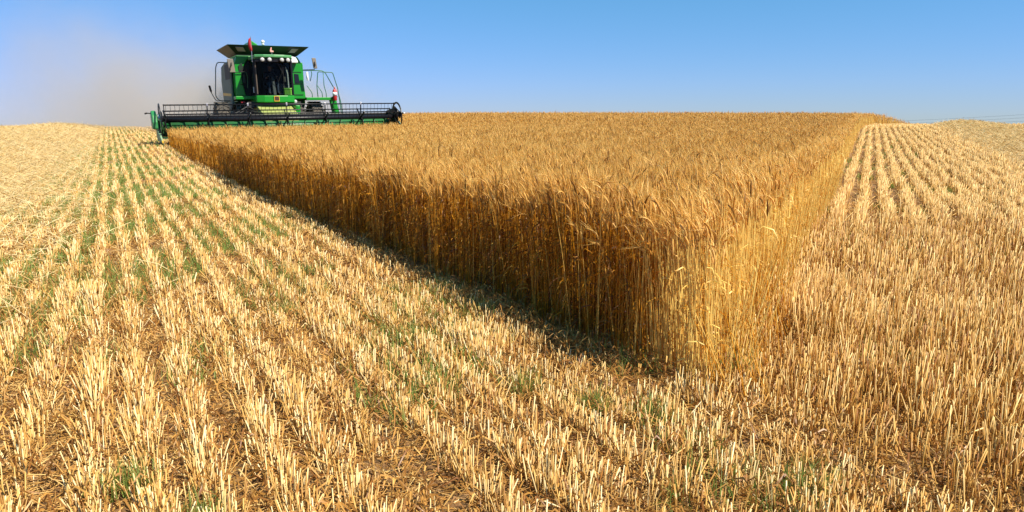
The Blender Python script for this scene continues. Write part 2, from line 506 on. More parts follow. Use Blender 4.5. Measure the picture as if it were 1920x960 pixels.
# ------------------------------------------------------------------ windrows (swaths of loose straw)
def windrow(name, label, pts_xy, lat, half, height, N, lmin, lmax, pref, r0):
    """pts_xy: candidate points; lat: signed distance from the swath's middle"""
    x, y = pts_xy
    G = Geo()
    e = np.clip(1 - (np.abs(lat) / half) ** 2, 0, 1)
    top = height * e ** .8 * (1 + .35 * noise(x, y, 2.2, 41) + .2 * noise(x, y, .7, 42))
    lay = rng.random(len(x)) ** .45
    z = terrain(x, y) + np.maximum(top, .02) * lay
    rr = r0 * (1 + .036 * y)
    L = 1
    litter(G, x, y, lmin, lmax, rr, .02, .72, .3, pref, .75, z, .34)
    return tag(G.build(name, M['windrow']), label, 'windrow', kind='stuff')
# left
s = rng.uniform(2.0, 58, 190000); s = s[rng.random(len(s)) < np.clip(1.15 - s / 75, .3, 1)]
t = rng.normal((LW0 + LW1) / 2 - .1, 1.05, len(s))
wide = rng.random(len(s)) < .40
t[wide] = rng.uniform(-16, -2.5, wide.sum())
x = CORNER[0] + s * uL[0] + t * nL[0]; y = CORNER[1] + s * uL[1] + t * nL[1]
k = view_ok(x, y, 2.5) & (rng.random(len(x)) < np.clip((s - 1) / 6, .05, 1)); x = x[k]; y = y[k]; t = t[k]
LWC = (LW0 + LW1) / 2
windrow('straw_windrow', 'broad pale straw swath lying along the left edge of the field', (x, y), t - LWC, 1.9, .16, 0, .13, .42, math.atan2(nL[1], nL[0]), .0024)
# right
s = rng.uniform(-8, 36, 110000)
w = rng.normal(0, .85, len(s))
w = np.where(rng.random(len(s)) < .25, rng.uniform(-1.5, 4, len(s)), w)
x = 14.4 + s * uR[0] + w * nR[0]; y = 17.0 + s * uR[1] + w * nR[1]
k = view_ok(x, y, 2.5) & (y > 5); x = x[k]; y = y[k]; w = w[k]
windrow('straw_windrow', 'raised mound of cut straw at the right edge of the field', (x, y), w, 1.7, .24, 0, .12, .38, math.atan2(nR[1], nR[0]), .0024)

# ------------------------------------------------------------------ green volunteer grass between the rows
G = Geo()
def blades(G, x, y, h, r):
    N = len(x)
    az = rng.uniform(0, 6.283, N); ln = np.abs(rng.normal(.25, .3, N))
    D = np.stack([np.cos(az), np.sin(az), 0 * az], -1)
    B = np.stack([x, y, terrain(x, y)], -1)
    P = np.repeat(B[:, None], 3, 1)
    for i, f in ((1, .55), (2, 1.0)):
        P[:, i] += D * (h * np.sin(ln) * f * f)[:, None]
        P[:, i, 2] += h * np.cos(ln) * f
    G.tubes(P, np.stack([r, r * .9, r * .15], 1), 2, False, np.clip(rng.normal(.5, .25, N), 0, 1))
for (y0, y1, dens, r) in [(1.2, 5, 1500, .0015), (5, 11, 1500, .0022), (11, 24, 560, .004), (24, 48, 90, .007)]:
    xr = .79 * y1 + 2.6; N = int(2 * xr * (y1 - y0) * dens)
    x = rng.uniform(-xr, xr, N); y = rng.uniform(y0, y1, N)
    k = view_ok(x, y) & ~in_crop(x, y); x = x[k]; y = y[k]
    s, t = st(x, y)
    c = (x * nL[0] + y * nL[1]) / .178; inter = np.abs(c - np.round(c)) > .13
    cR = (x * nR[0] + y * nR[1] - BK * np.maximum(0, y - BEND) ** 2) / .26; interR = np.abs(cR - np.round(cR)) > .22
    left = t < -.05
    v = noise(x, y, 1.6, 51) + .55 * noise(x, y, .5, 52)
    bias = np.where(left, 1.0 * np.exp(-((t + 2.5) / 1.5) ** 2) * sm((s - .6) / 2.5) - .55 - .4 * sm((3.2 - y) / 1.5), np.where(y < 6.9, -.75, -1.0))
    k = (1.25 * v + bias > .02) & np.where(left | (y < 6.9), inter, interR) & (rng.random(len(x)) < .95)
    x = x[k]; y = y[k]; N = len(x)
    blades(G, x, y, rng.uniform(.06, .14, N), np.full(N, r * 1.35))
# a few separate tufts near the camera
for (tx, ty) in [(.33, 2.55), (.05, 2.75), (-.32, 2.75), (.55, 2.45), (-1.35, 3.9), (.95, 1.95), (-.9, 1.75), (-1.2, 1.95), (1.05, 3.0), (-.5, 3.4)]:
    N = 130
    x = tx + rng.normal(0, .045, N); y = ty + rng.normal(0, .04, N)
    blades(G, x, y, rng.uniform(.05, .14, N), np.full(N, .0016))
tag(G.build('green_grass', M['grass']), 'short green grass sprouting between the stubble rows', 'grass', kind='stuff')

# ------------------------------------------------------------------ standing wheat
GS, GE = Geo(), Geo()
CROP_H = .685
def wheat(x, y, level):
    N = len(x)
    if N == 0: return
    z = terrain(x, y)
    h = CROP_H * (1 + .05 * noise(x, y, 1.3, 61) + .04 * noise(x, y, 5, 62)) * np.clip(rng.normal(.95, .085, N), .6, 1.16)
    s_, t_ = st(x, y); h = h * (1 - .24 * sm((s_ - 12) / 9) * (1 - sm((t_ - 9) / 7)))
    az = rng.uniform(0, 6.283, N) ; az = np.where(rng.random(N) < .45, 2.6 + rng.normal(0, .7, N), az)
    ln = np.abs(rng.normal(.05, .06, N)); w = rng.random(N) < .05; ln[w] += rng.uniform(.1, .55, w.sum())
    D = np.stack([np.cos(az), np.sin(az), 0 * az], -1)
    rr_ = rightlat(x, y); az = np.where(rr_ > -.25, math.atan2(-nR[1], -nR[0]) + rng.normal(0, .8, N), az)
    D = np.stack([np.cos(az), np.sin(az), 0 * az], -1)
    B = np.stack([x, y, z], -1)
    thick = {0: .0021, 1: .0027, 2: .0042, 3: .0065}[level]
    K = {0: 6, 1: 4, 2: 3, 3: 2}[level]
    f0 = {0: 0, 1: 0, 2: .35, 3: .5}[level]
    s_, t_ = st(x, y); r_ = rightlat(x, y)
    rface = r_ > -.45
    ln = np.where((t_ - ledge(s_) < .5) | rface, np.minimum(ln, .14), ln)
    edge = (t_ - ledge(s_) < 1.3) | (r_ > -1.3)
    tt = np.linspace(f0, 1, K)
    def stem_at(f, xs, hs, Ds, lns):
        # stem bends over a little towards the top
        lat = hs[:, None] * (np.sin(lns)[:, None] * f + .16 * lns[:, None] * f ** 4)
        zz = hs[:, None] * np.cos(lns)[:, None] * f
        P = xs[:, None] + Ds[:, None] * lat[..., None]
        P[..., 2] += zz
        return P
    tint = np.clip(rng.normal(.44, .2, N) + .6 * sm((r_ + .6) / .45), 0, 1)  # paler towards the right face: sunlight painted into the stems
    if level >= 2:
        full = edge
        for m_, f in ((full, np.linspace(0, 1, 3)), (~full, tt)):
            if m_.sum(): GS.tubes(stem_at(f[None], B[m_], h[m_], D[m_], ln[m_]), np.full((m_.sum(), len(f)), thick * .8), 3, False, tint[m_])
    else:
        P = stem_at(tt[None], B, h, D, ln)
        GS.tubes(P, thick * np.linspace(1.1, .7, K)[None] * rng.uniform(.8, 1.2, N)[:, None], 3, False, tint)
    tip = stem_at(np.array([[1.0]]), B, h, D, ln)[:, 0]
    # ear: a spindle that nods over
    KE = {0: 6, 1: 4, 2: 3, 3: 3}[level]
    nE = {0: 4, 1: 3, 2: 3, 3: 3}[level]
    EL = rng.uniform(.068, .105, N) * {0: 1, 1: 1, 2: 1.1, 3: 1.3}[level]
    nod = np.clip(rng.normal(.6, .55, N) + (rng.random(N) < .06) * .7, 0, 2.4)          # final angle from vertical
    P = np.zeros((N, KE, 3)); P[:, 0] = tip
    dirs = []
    for i in range(1, KE):
        a_ = ln + nod * (i - .3) / (KE - 1)
        d_ = D * np.sin(a_)[:, None]; d_[:, 2] += np.cos(a_)
        P[:, i] = P[:, i - 1] + d_ * (EL / (KE - 1))[:, None]
        dirs.append(d_)
    prof = np.interp(np.linspace(0, 1, KE), [0, .15, .45, .8, 1], [.35, .85, 1, .8, .2])
    er = {0: .0050, 1: .0062, 2: .0084, 3: .0125}[level]
    et = np.clip(rng.normal(.52, .22, N) + .25 * sm((r_ + .5) / .4), 0, 1)  # ears at the right face lightened the same way, as painted sunlight
    dk = rng.random(N) < .09; et[dk] = rng.uniform(0, .12, dk.sum())
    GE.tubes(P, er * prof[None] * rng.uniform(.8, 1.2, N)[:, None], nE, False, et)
    # awns: thin bristles fanning along the ear
    na = {0: 14, 1: 9, 2: 4, 3: 3}[level]
    aw = {0: .0008, 1: .0012, 2: .0022, 3: .0038}[level]
    for a in range(na):
        i = int(1 + (KE - 2) * a / max(1, na - 1)) if na > 1 else KE - 1
        d_ = dirs[i - 1] + rng.normal(0, .27, (N, 3))
        d_ /= np.linalg.norm(d_, axis=1, keepdims=True)
        L = rng.uniform(.045, .09, N)
        A = P[:, i]
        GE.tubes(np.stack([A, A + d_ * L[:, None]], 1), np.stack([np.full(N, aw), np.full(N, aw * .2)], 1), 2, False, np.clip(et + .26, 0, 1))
    # dry leaves
    nl = {0: 5, 1: 3, 2: 1, 3: 0}[level]
    for a in range(nl):
        f = rng.uniform(.06, .85, N)
        k = rng.random(N) < np.where(rface, .22, .75)
        A = (B + D * (h * np.sin(ln) * f)[:, None]); A[:, 2] += h * np.cos(ln) * f
        az2 = rng.uniform(0, 6.283, N); L = rng.uniform(.06, .17, N)
        D2 = np.stack([np.cos(az2), np.sin(az2), 0 * az2], -1)
        Q = np.repeat(A[:, None], 4, 1)
        for i, (fo, fz) in enumerate([(0, 0), (.25, .22), (.55, .1), (.75, -.45)]):
            Q[:, i] += D2 * (L * fo)[:, None]; Q[:, i, 2] += L * fz * rng.uniform(.5, 1.3, N)
        wd = {0: .0030, 1: .0036, 2: .006}[level]
        Q = Q[k]; n_ = len(Q)
        GS.tubes(Q, np.stack([np.full(n_, wd * .6), np.full(n_, wd), np.full(n_, wd * .8), np.full(n_, wd * .1)], 1), 2, False, np.clip(rng.normal(.18, .2, n_) + (.6 * sm((r_ + .5) / .4))[k], 0, 1))  # leaf tint also raised at the right face to paint it sunlit

for (y0, y1, dens, lev) in [(2.7, 7.5, 620, 0), (7.5, 14, 430, 1), (14, 27, 250, 2), (27, 56, 105, 3)]:
    xr = .79 * y1 + 2
    N = int(2 * xr * (y1 - y0) * dens)
    x = rng.uniform(-xr, xr, N); y = rng.uniform(y0, y1, N)
    c = x * nL[0] + y * nL[1]; row = np.round(c / .178)
    cc = row * .178 + rng.normal(0, .035, N); x = x + (cc - c) * nL[0]; y = y + (cc - c) * nL[1]
    k = in_crop(x, y) & view_ok(x, y, 2); x = x[k]; y = y[k]
    wheat(x, y, lev)
    # the cut faces are denser
    if lev <= 1:
        s, t = st(x, y); r = rightlat(x, y)
        k = ((t - ledge(s) < .5) & (rng.random(len(x)) < .95)) | ((r > -.4) & (rng.random(len(x)) < .95))
        wheat(x[k] + rng.normal(0, .02, k.sum()), y[k] + rng.normal(0, .02, k.sum()), lev)
# stalks leaning out of the lit right-hand face and at the corner
N = 420
b_ = rng.uniform(0, 9, N) ** 1.0
x = CORNER[0] + b_ * uR[0] + rng.normal(.03, .05, N) * nR[0]; y = CORNER[1] + b_ * uR[1] + rng.normal(.03, .05, N) * nR[1]
z = terrain(x, y); h = rng.uniform(.3, .6, N)
az = math.atan2(nR[1], nR[0]) + rng.normal(0, .9, N); ln = np.abs(rng.normal(.12, .10, N))
D = np.stack([np.cos(az) * np.sin(ln), np.sin(az) * np.sin(ln), np.cos(ln)], -1)
P = np.stack([x, y, z], -1)[:, None] + D[:, None] * (h[:, None] * np.linspace(0, 1, 4)[None])[..., None]
P[:, 2:, 2] -= .02 * h[:, None]
GS.tubes(P, np.full((N, 4), .0024), 3, False, np.clip(rng.normal(.9, .12, N), 0, 1))  # pale tint continues the sunlight painted into this face
N = 110
b_ = rng.uniform(-.1, 1.6, N); w_ = rng.uniform(0, .22, N)
x = CORNER[0] + b_ * uR[0] + w_ * nR[0]; y = CORNER[1] + b_ * uR[1] + w_ * nR[1]
h = rng.uniform(.22, .45, N); az = math.atan2(-nR[1], -nR[0]) + rng.normal(0, .6, N); ln = rng.uniform(.1, .5, N)
D = np.stack([np.cos(az) * np.sin(ln), np.sin(az) * np.sin(ln), np.cos(ln)], -1)
P = np.stack([x, y, terrain(x, y)], -1)[:, None] + D[:, None] * (h[:, None] * np.linspace(0, 1, 4)[None])[..., None]
GS.tubes(P, np.full((N, 4), .0019), 3, False, np.clip(rng.normal(.55, .2, N), 0, 1))
# both belong to one standing crop: stems with leaves, and the ears as its child mesh
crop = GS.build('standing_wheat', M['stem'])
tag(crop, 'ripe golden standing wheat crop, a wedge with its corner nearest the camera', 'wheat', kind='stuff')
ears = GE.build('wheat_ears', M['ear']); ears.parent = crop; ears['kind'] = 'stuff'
print('stems', len(crop.data.polygons), 'ears', len(ears.data.polygons), 'stubble', len(GLs.v))

# ------------------------------------------------------------------ shape helper for built objects
class MB:
    def __init__(s): s.v = []; s.f = []
    def add(s, vs, fs):
        k = len(s.v); s.v += [tuple(map(float, p)) for p in vs]; s.f += [tuple(i + k for i in f) for f in fs]; return s
    def box(s, x0, x1, y0, y1, z0, z1):
        v = [(x, y, z) for z in (z0, z1) for y in (y0, y1) for x in (x0, x1)]
        return s.add(v, [(0, 2, 3, 1), (4, 5, 7, 6), (0, 1, 5, 4), (2, 6, 7, 3), (0, 4, 6, 2), (1, 3, 7, 5)])
    def prism(s, poly, axis, a, b):
        """poly: 2D points; axis 'x','y' or 'z' is the extrusion axis from a to b"""
        def p3(p, w):
            return {'x': (w, p[0], p[1]), 'y': (p[0], w, p[1]), 'z': (p[0], p[1], w)}[axis]
        n = len(poly)
        v = [p3(p, a) for p in poly] + [p3(p, b) for p in poly]
        f = [tuple(range(n))[::-1], tuple(range(n, 2 * n))] + [(i, (i + 1) % n, n + (i + 1) % n, n + i) for i in range(n)]
        return s.add(v, f)
    def hexa(s, a, b):
        """two quads of four corners each, joined"""
        return s.add(list(a) + list(b), [(3, 2, 1, 0), (4, 5, 6, 7)] + [(i, (i + 1) % 4, 4 + (i + 1) % 4, 4 + i) for i in range(4)])
    def tube(s, pts, r, n=8, smoothpts=False):
        pts = [Vector(p) for p in pts]
        rs = r if isinstance(r, (list, tuple)) else [r] * len(pts)
        ring = []
        prev = None
        for i, p in enumerate(pts):
            t = (pts[min(i + 1, len(pts) - 1)] - pts[max(i - 1, 0)]).normalized()
            if prev is None:
                e1 = t.orthogonal().normalized()
            else:
                e1 = (prev - t * prev.dot(t)).normalized()
            prev = e1; e2 = t.cross(e1)
            ring.append([p + (e1 * math.cos(6.28319 * k / n) + e2 * math.sin(6.28319 * k / n)) * rs[i] for k in range(n)])
        v = [q for rg in ring for q in rg]
        f = [(i * n + k, i * n + (k + 1) % n, (i + 1) * n + (k + 1) % n, (i + 1) * n + k) for i in range(len(pts) - 1) for k in range(n)]
        f += [tuple(range(n))[::-1], tuple(range((len(pts) - 1) * n, len(pts) * n))]
        return s.add(v, f)
    def lathe(s, prof, origin, axis='x', n=32):
        """prof: (along, radius) pairs; closed if the radii end at 0"""
        o = Vector(origin); v = []; f = []
        for (a, r) in prof:
            for k in range(n):
                c, d = r * math.cos(6.28319 * k / n), r * math.sin(6.28319 * k / n)
                p = {'x': (a, c, d), 'y': (c, a, d), 'z': (c, d, a)}[axis]
                v.append(o + Vector(p))
        m_ = len(prof)
        f = [(i * n + k, i * n + (k + 1) % n, (i + 1) * n + (k + 1) % n, (i + 1) * n + k) for i in range(m_ - 1) for k in range(n)]
        f += [tuple(range(n))[::-1], tuple(range((m_ - 1) * n, m_ * n))]
        return s.add(v, f)
    def build(s, name, material, parent=None, bevel=0.0, smooth=False, label=None):
        me = bpy.data.meshes.new(name)
        me.from_pydata(s.v, [], s.f); me.update()
        me.materials.append(material)
        o = bpy.data.objects.new(name, me); col.objects.link(o)
        import bmesh
        bm = bmesh.new(); bm.from_mesh(me); bmesh.ops.recalc_face_normals(bm, faces=bm.faces); bm.to_mesh(me); bm.free()
        if bevel:
            b_ = o.modifiers.new('bevel', 'BEVEL'); b_.width = bevel; b_.segments = 2; b_.limit_method = 'ANGLE'; b_.angle_limit = R(35)
        if smooth:
            for p in me.polygons: p.use_smooth = len(p.vertices) == 4
        if parent is not None: o.parent = parent
        if label: o['label'] = label
        return o

def empty(name, loc, rot=(0, 0, 0)):
    e = bpy.data.objects.new(name, None); col.objects.link(e)
    e.location = loc; e.rotation_euler = rot; e.empty_display_size = .3
    return e

def copy_child(o, parent):
    c = o.copy(); col.objects.link(c); c.parent = parent
    return c

def fillet(pts, rad=.06, k=4):
    """round the inner corners of a polyline"""
    P = [Vector(p) for p in pts]; out = [P[0]]
    for i in range(1, len(P) - 1):
        a, b_, c = P[i - 1], P[i], P[i + 1]
        d1 = (a - b_); d2 = (c - b_)
        r_ = min(rad, d1.length * .45, d2.length * .45)
        p0 = b_ + d1.normalized() * r_; p1 = b_ + d2.normalized() * r_
        for j in range(k + 1):
            u = j / k
            out.append(p0 * (1 - u) ** 2 + b_ * 2 * u * (1 - u) + p1 * u * u)
    out.append(P[-1])
    return out

# ------------------------------------------------------------------ combine harvester
# local frame: x to the machine's left (picture right), -y forward, z up
def spos(s, t): return CORNER + s * uL + t * nL
O2 = np.array([0.765, 2.815]) + 25. * uL + 3.83 * nL
def tz(s, t):
    q = spos(s, t); return float(terrain(q[0], q[1]))
ROLL = math.atan2(tz(26, 8.2) - tz(26, -.2), 8.4)
PIT = math.atan2(tz(32, 3.7) - tz(26, 3.7), 6.0) * .5
ch = empty('combine_harvester', (O2[0], O2[1], tz(27, 3.7) - 2 * math.tan(PIT)), (PIT, -ROLL, -aL))
tag(ch, 'green combine harvester with a wide reel header cutting the standing wheat', 'combine harvester')

# chassis and rear body
b = MB()
b.box(-.85, .85, 2.9, 8.2, .75, 1.5)
b.box(-1.2, 1.2, 3.0, 3.6, .62, .92)
b.box(-1.05, 1.05, 2.3, 3.0, 1.28, 1.5)
b.build('chassis', M['blackmatt'], ch, .02)
b = MB()
b.prism([(5.42, 1.5), (8.6, 1.2), (8.9, 1.6), (8.6, 2.4), (7.8, 2.9), (5.42, 3.1)], 'x', -.95, 1.15)
b.build('rear_hood', M['green'], ch, .05)
b = MB(); b.prism([(8.3, .7), (9.2, .6), (9.3, 1.15), (8.93, 1.4), (8.3, 1.15)], 'x', -.9, 1.0)
b.build('straw_chopper', M['blackmatt'], ch, .02)

# grain tank body with the tall front panels each side of the cab
tank = MB()
tank.prism([(-1.30, 1.56), (1.30, 1.56), (1.36, 1.9), (1.30, 3.0), (1.16, 3.33), (-1.16, 3.33), (-1.33, 3.05), (-1.36, 1.9)], 'y', 3.25, 5.4)
tk = tank.build('grain_tank', M['green'], ch, .03)
b = MB()                                        # front panel, picture left: slants along the cab's dark side
b.prism([(-1.33, 1.74), (-.96, 1.74), (-1.06, 2.3), (-1.08, 2.72), (-.72, 3.3), (-1.20, 3.3), (-1.30, 3.0), (-1.32, 2.4)], 'y', 3.0, 3.245)
pl = b.build('front_panel', M['green'], tk, .025)
b = MB(); b.prism([(-.955, 1.74), (-.70, 1.74), (-.70, 3.19), (-.735, 3.19), (-1.07, 2.72), (-1.05, 2.3)], 'y', 3.10, 3.245)
b.build('cab_recess', M['blackmatt'], tk)
b = MB(); b.prism([(.80, 1.62), (1.42, 1.62), (1.40, 1.9), (1.30, 3.12), (1.18, 3.32), (.84, 3.32)], 'y', 2.95, 3.245)
b.build('front_panel', M['green'], tk, .025)
b = MB(); b.prism([(1.00, 2.27), (1.20, 2.25), (1.17, 2.62), (1.00, 2.64)], 'y', 2.925, 2.948)
b.build('panel_window', M['dark_glass'], tk, .004)
for q in ((.88, 1.32, 1.78, 1.80), (.88, 1.32, 2.22, 2.235), (.86, 1.3, 2.70, 2.712)):
    b = MB(); b.box(q[0], q[1], 2.93, 2.948, q[2], q[3]); b.build('panel_seam', M['green_dark'], tk)
b = MB(); b.prism([(-1.14, 2.66), (-.97, 2.86), (-1.03, 3.04), (-1.17, 2.92)], 'y', 2.965, 2.998)
b.build('mirror_shadow', M['green_dark'], tk, .01)  # dark diamond painted on the panel as the mirror's cast shadow
b = MB(); b.prism([(-1.06, 2.27), (-.93, 2.22), (-.93, 2.66), (-1.02, 2.55)], 'y', 2.965, 2.998)
b.build('mirror_shadow', M['green_dark'], tk, .01)  # second dark slab, painted in as mirror shadow
b = MB(); b.tube(fillet([(-1.14, 2.97, 2.2), (-1.02, 2.95, 2.18), (-.98, 2.95, 2.05), (-.90, 2.96, 2.02)], .05), .012)
b.build('hose', M['black'], tk)
b = MB(); b.box(-1.42, -.72, 2.62, 3.24, 1.60, 1.73)
b.build('service_step', M['green'], ch, .02)
b = MB(); b.box(-1.22, -1.06, 2.7, 2.76, 1.46, 1.53)
b.build('marker_light', M['red'], ch, .015, label='small red marker light under the step')

# side shields (picture-left one coloured grey-green for shade and dust) with the yellow stripe
for sgn in (-1, 1):
    b = MB()
    xa, xb = sorted((sgn * 1.38, sgn * 1.46))
    b.prism([(3.28, 1.45), (3.6, 1.2), (4.6, 1.2), (5.7, 1.5), (5.9, 2.4), (5.6, 3.0), (4.6, 3.12), (3.28, 3.12)], 'x', xa, xb)
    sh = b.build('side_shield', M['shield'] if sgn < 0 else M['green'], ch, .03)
    xc, xd = sorted((sgn * 1.463, sgn * 1.469))
    b = MB(); b.prism([(3.4, 1.74), (5.6, 1.80), (5.6, 1.92), (3.4, 1.84)], 'x', xc, xd)
    b.build('yellow_stripe', M['yellow'], sh)
    b = MB(); b.box(xc, xd, 3.32, 4.6, 2.42, 3.02); b.build('shield_grille', M['blackmatt'], sh)

# flared hopper on top
th = .03
top = dict(x0=-1.58, x1=1.58, y0=2.5, y1=5.6, z=3.69)
bot = dict(x0=-1.18, x1=1.18, y0=3.02, y1=5.2, z=3.345)
T = [(top['x0'], top['y0'], top['z']), (top['x1'], top['y0'], top['z']), (top['x1'], top['y1'], top['z']), (top['x0'], top['y1'], top['z'])]
Bq = [(bot['x0'], bot['y0'], bot['z']), (bot['x1'], bot['y0'], bot['z']), (bot['x1'], bot['y1'], bot['z']), (bot['x0'], bot['y1'], bot['z'])]
cx, cy = 0, 4.05
b = MB()
for i in range(4):
    j = (i + 1) % 4
    inn = lambda p: (cx + (p[0] - cx) * .975, cy + (p[1] - cy) * .975, p[2] + .012)
    b.hexa([Bq[i], Bq[j], T[j], T[i]], [inn(Bq[i]), inn(Bq[j]), inn(T[j]), inn(T[i])])
ext = b.build('hopper_extension', M['green_dark'], ch, .004)
def on_flap(u, w, off):    # point on the front flap: u across, w up the slope
    y = bot['y0'] + (top['y0'] - bot['y0']) * w; z = bot['z'] + (top['z'] - bot['z']) * w
    return (u, y - off * .66, z - off * .75)
for (ua, ub, sk) in ((-1.22, -.93, -.07), (.80, 1.05, .10)):
    b = MB()
    q = [(ua + .07 * (sk < 0), .38), (ub + .07 * (sk < 0), .38), (ub + sk + .02, .80), (ua + sk + .02, .80)]
    b.hexa([on_flap(u, w, .018) for u, w in q], [on_flap(u, w, .004) for u, w in q])
    b.build('sight_window', M['tanpanel'], ext, .003)
b = MB(); b.prism([(-.62, 3.5), (-.20, 3.5), (-.24, 3.82), (-.46, 3.97), (-.58, 3.9)], 'y', 3.6, 4.8)
b.build('auger_cover', M['green'], ch, .03)
b = MB(); b.lathe([(3.3, .03), (3.80, .03), (3.81, .055), (3.84, .07), (3.86, .03)], (-.02, 3.6, 0), 'z', 12)
an = b.build('antenna_mast', M['white'], ch, smooth=True)
b = MB(); b.lathe([(-.075, .005), (-.06, .045), (-.02, .072), (.02, .072), (.06, .045), (.075, .005)], (-.02, 3.6, 3.93), 'z', 14)
b.build('antenna_globe', M['white'], an, smooth=True)

# cab
cab = MB()
cab.prism([(-.74, 2.02), (-.45, 1.90), (0, 1.86), (.45, 1.90), (.74, 2.02), (.78, 3.2), (-.78, 3.2)], 'z', 1.47, 1.74)
cb = cab.build('cab', M['green'], ch, .03)
b = MB(); b.box(-.76, .76, 3.12, 3.2, 1.74, 3.16); b.box(-.76, .76, 2.05, 3.12, 1.742, 1.76)
b.build('cab_rear_wall', M['interior'], cb)
for (xx, yy0, yy1) in ((-.70, 2.03, 2.13), (.70, 2.03, 2.13), (-.75, 3.02, 3.11), (.75, 3.02, 3.11)):
    b = MB(); b.box(xx - .035, xx + .035, yy0, yy1, 1.74, 3.12)
    b.build('cab_pillar', M['black'], cb, .01)
b = MB(); b.prism([(-.74, 1.98), (-.40, 1.84), (0, 1.80), (.40, 1.84), (.74, 1.98), (.78, 3.24), (-.78, 3.24)], 'z', 3.14, 3.27)
b.prism([(-.72, 1.9), (-.4, 1.74), (0, 1.70), (.4, 1.74), (.72, 1.9), (.70, 2.2), (-.70, 2.2)], 'z', 3.19, 3.30)
b.build('cab_roof', M['green_header'] if 0 else plain('faded_roof_green_paint', (.05, .27, .085), .42, 0, .3, (.3, .34, .2)), cb, .025)
b = MB(); b.prism([(-.70, 1.94), (-.38, 1.80), (0, 1.76), (.38, 1.80), (.70, 1.94), (.70, 2.1), (-.70, 2.1)], 'z', 3.02, 3.135)
b.build('lamp_bar', M['black'], cb, .01)
for xx, yy in ((-.46, 1.66), (-.20, 1.60), (.27, 1.61), (.52, 1.68)):
    b = MB(); b.lathe([(0, .01), (.0, .072), (.03, .08), (.07, .06), (.1, .02)], (xx, yy, 3.10), 'y', 16)
    wl = b.build('work_light', M['lampglass'], cb, smooth=True)
    b = MB(); b.lathe([(.02, .05), (.02, .088), (.16, .088), (.16, .03)], (xx, yy, 3.10), 'y', 16); b.build('lamp_housing', M['blackmatt'], wl)
b = MB(); b.prism([(.80, 3.06), (1.14, 3.06), (1.14, 3.14), (1.06, 3.28), (.86, 3.32)], 'y', 2.70, 2.94)
b.build('side_lamp', M['white'], ch, .03)  # lamp cover; its sun reflection is put in as plain white
# glass
def arc(zt, inset=0):
    return [(-.66, 2.05), (-.42, 1.93), (0, 1.885), (.42, 1.93), (.66, 2.05)]
b = MB()
v = [(x, y, 1.76) for x, y in arc(0)] + [(x, y + .02, 3.03) for x, y in arc(0)]
v2 = [(x, y + .012, z) for x, y, z in v]
b.add(v + v2, [(i, i + 1, 5 + i + 1, 5 + i) for i in range(4)] + [(10 + i, 15 + i, 15 + i + 1, 10 + i + 1) for i in range(4)]
      + [(0, 5, 15, 10), (4, 14, 19, 9)] + [(i, 10 + i, 11 + i, i + 1) for i in range(4)] + [(5 + i, 6 + i, 16 + i, 15 + i) for i in range(4)])
b.build('windscreen', M['glass'], cb)
for xx in (-.755, .755):
    b = MB(); b.box(xx - .006, xx + .006, 2.135, 3.015, 1.78, 3.10); b.build('side_window', M['dark_glass'], cb)
b = MB(); b.tube([(.12, 1.865, 3.0), (.28, 1.86, 2.7), (.33, 1.86, 2.55)], .012, 6); b.tube([(.33, 1.855, 2.85), (.33, 1.86, 2.3)], .008, 6)
b.build('wiper', M['blackmatt'], cb)
b = MB(); b.box(-.70, -.66, 2.0, 2.028, 1.8, 3.0); b.build('glass_seal', M['tanpanel'] if 0 else plain('brown_seal', (.09, .065, .045), .6), cb)
b = MB(); b.box(-.79, -.765, 2.25, 2.29, 1.85, 2.08); b.build('door_handle', M['white'], cb, .008)
# emblem: dark badge in a yellow frame
b = MB(); b.box(-.085, .085, 1.835, 1.858, 1.535, 1.70); bd = b.build('emblem', M['badge'], cb, .01)
b = MB()
for q in ((-.10, .10, 1.70, 1.722), (-.10, .10, 1.513, 1.535), (-.10, -.085, 1.535, 1.70), (.085, .10, 1.535, 1.70)):
    b.box(q[0], q[1], 1.83, 1.858, q[2], q[3])
b.build('emblem_frame', M['yellow'], bd)
# interior
b = MB(); b.box(-.24, .24, 2.72, 3.08, 1.98, 2.14); b.box(-.24, .24, 3.0, 3.11, 2.14, 2.85); b.box(-.14, .14, 2.75, 3.0, 1.76, 1.98)
b.build('driver_seat', M['seatcloth'], cb, .04)
b = MB(); b.prism([(2.12, 1.76), (2.30, 1.76), (2.42, 2.42), (2.34, 2.46)], 'x', -.05, .07)
stc = b.build('steering_column', M['column'], cb, .02)
b = MB()
ring = [(.01 + .19 * math.cos(a), 2.40 + .12 * math.sin(a), 2.47 + .13 * math.sin(a)) for a in np.linspace(0, 6.2832, 25)]
b.tube(ring, .016, 6); b.tube([(-.18, 2.4, 2.47), (.2, 2.4, 2.47)], .014, 6)
b.build('steering_wheel', M['blackmatt'], stc)
b = MB(); b.box(.30, .62, 2.55, 3.05, 1.76, 2.22); b.build('side_console', M['column'], cb, .03)
b = MB(); b.box(.42, .52, 2.3, 2.36, 2.28, 2.48); b.tube([(.47, 2.34, 2.3), (.5, 2.6, 2.2)], .02, 6); b.build('monitor', M['mirror'], cb, .01)
b = MB(); b.tube([(.56, 2.12, 1.9), (.55, 2.12, 2.6), (.50, 2.14, 2.85)], .022, 6); b.build('grab_handle', M['white'], cb)

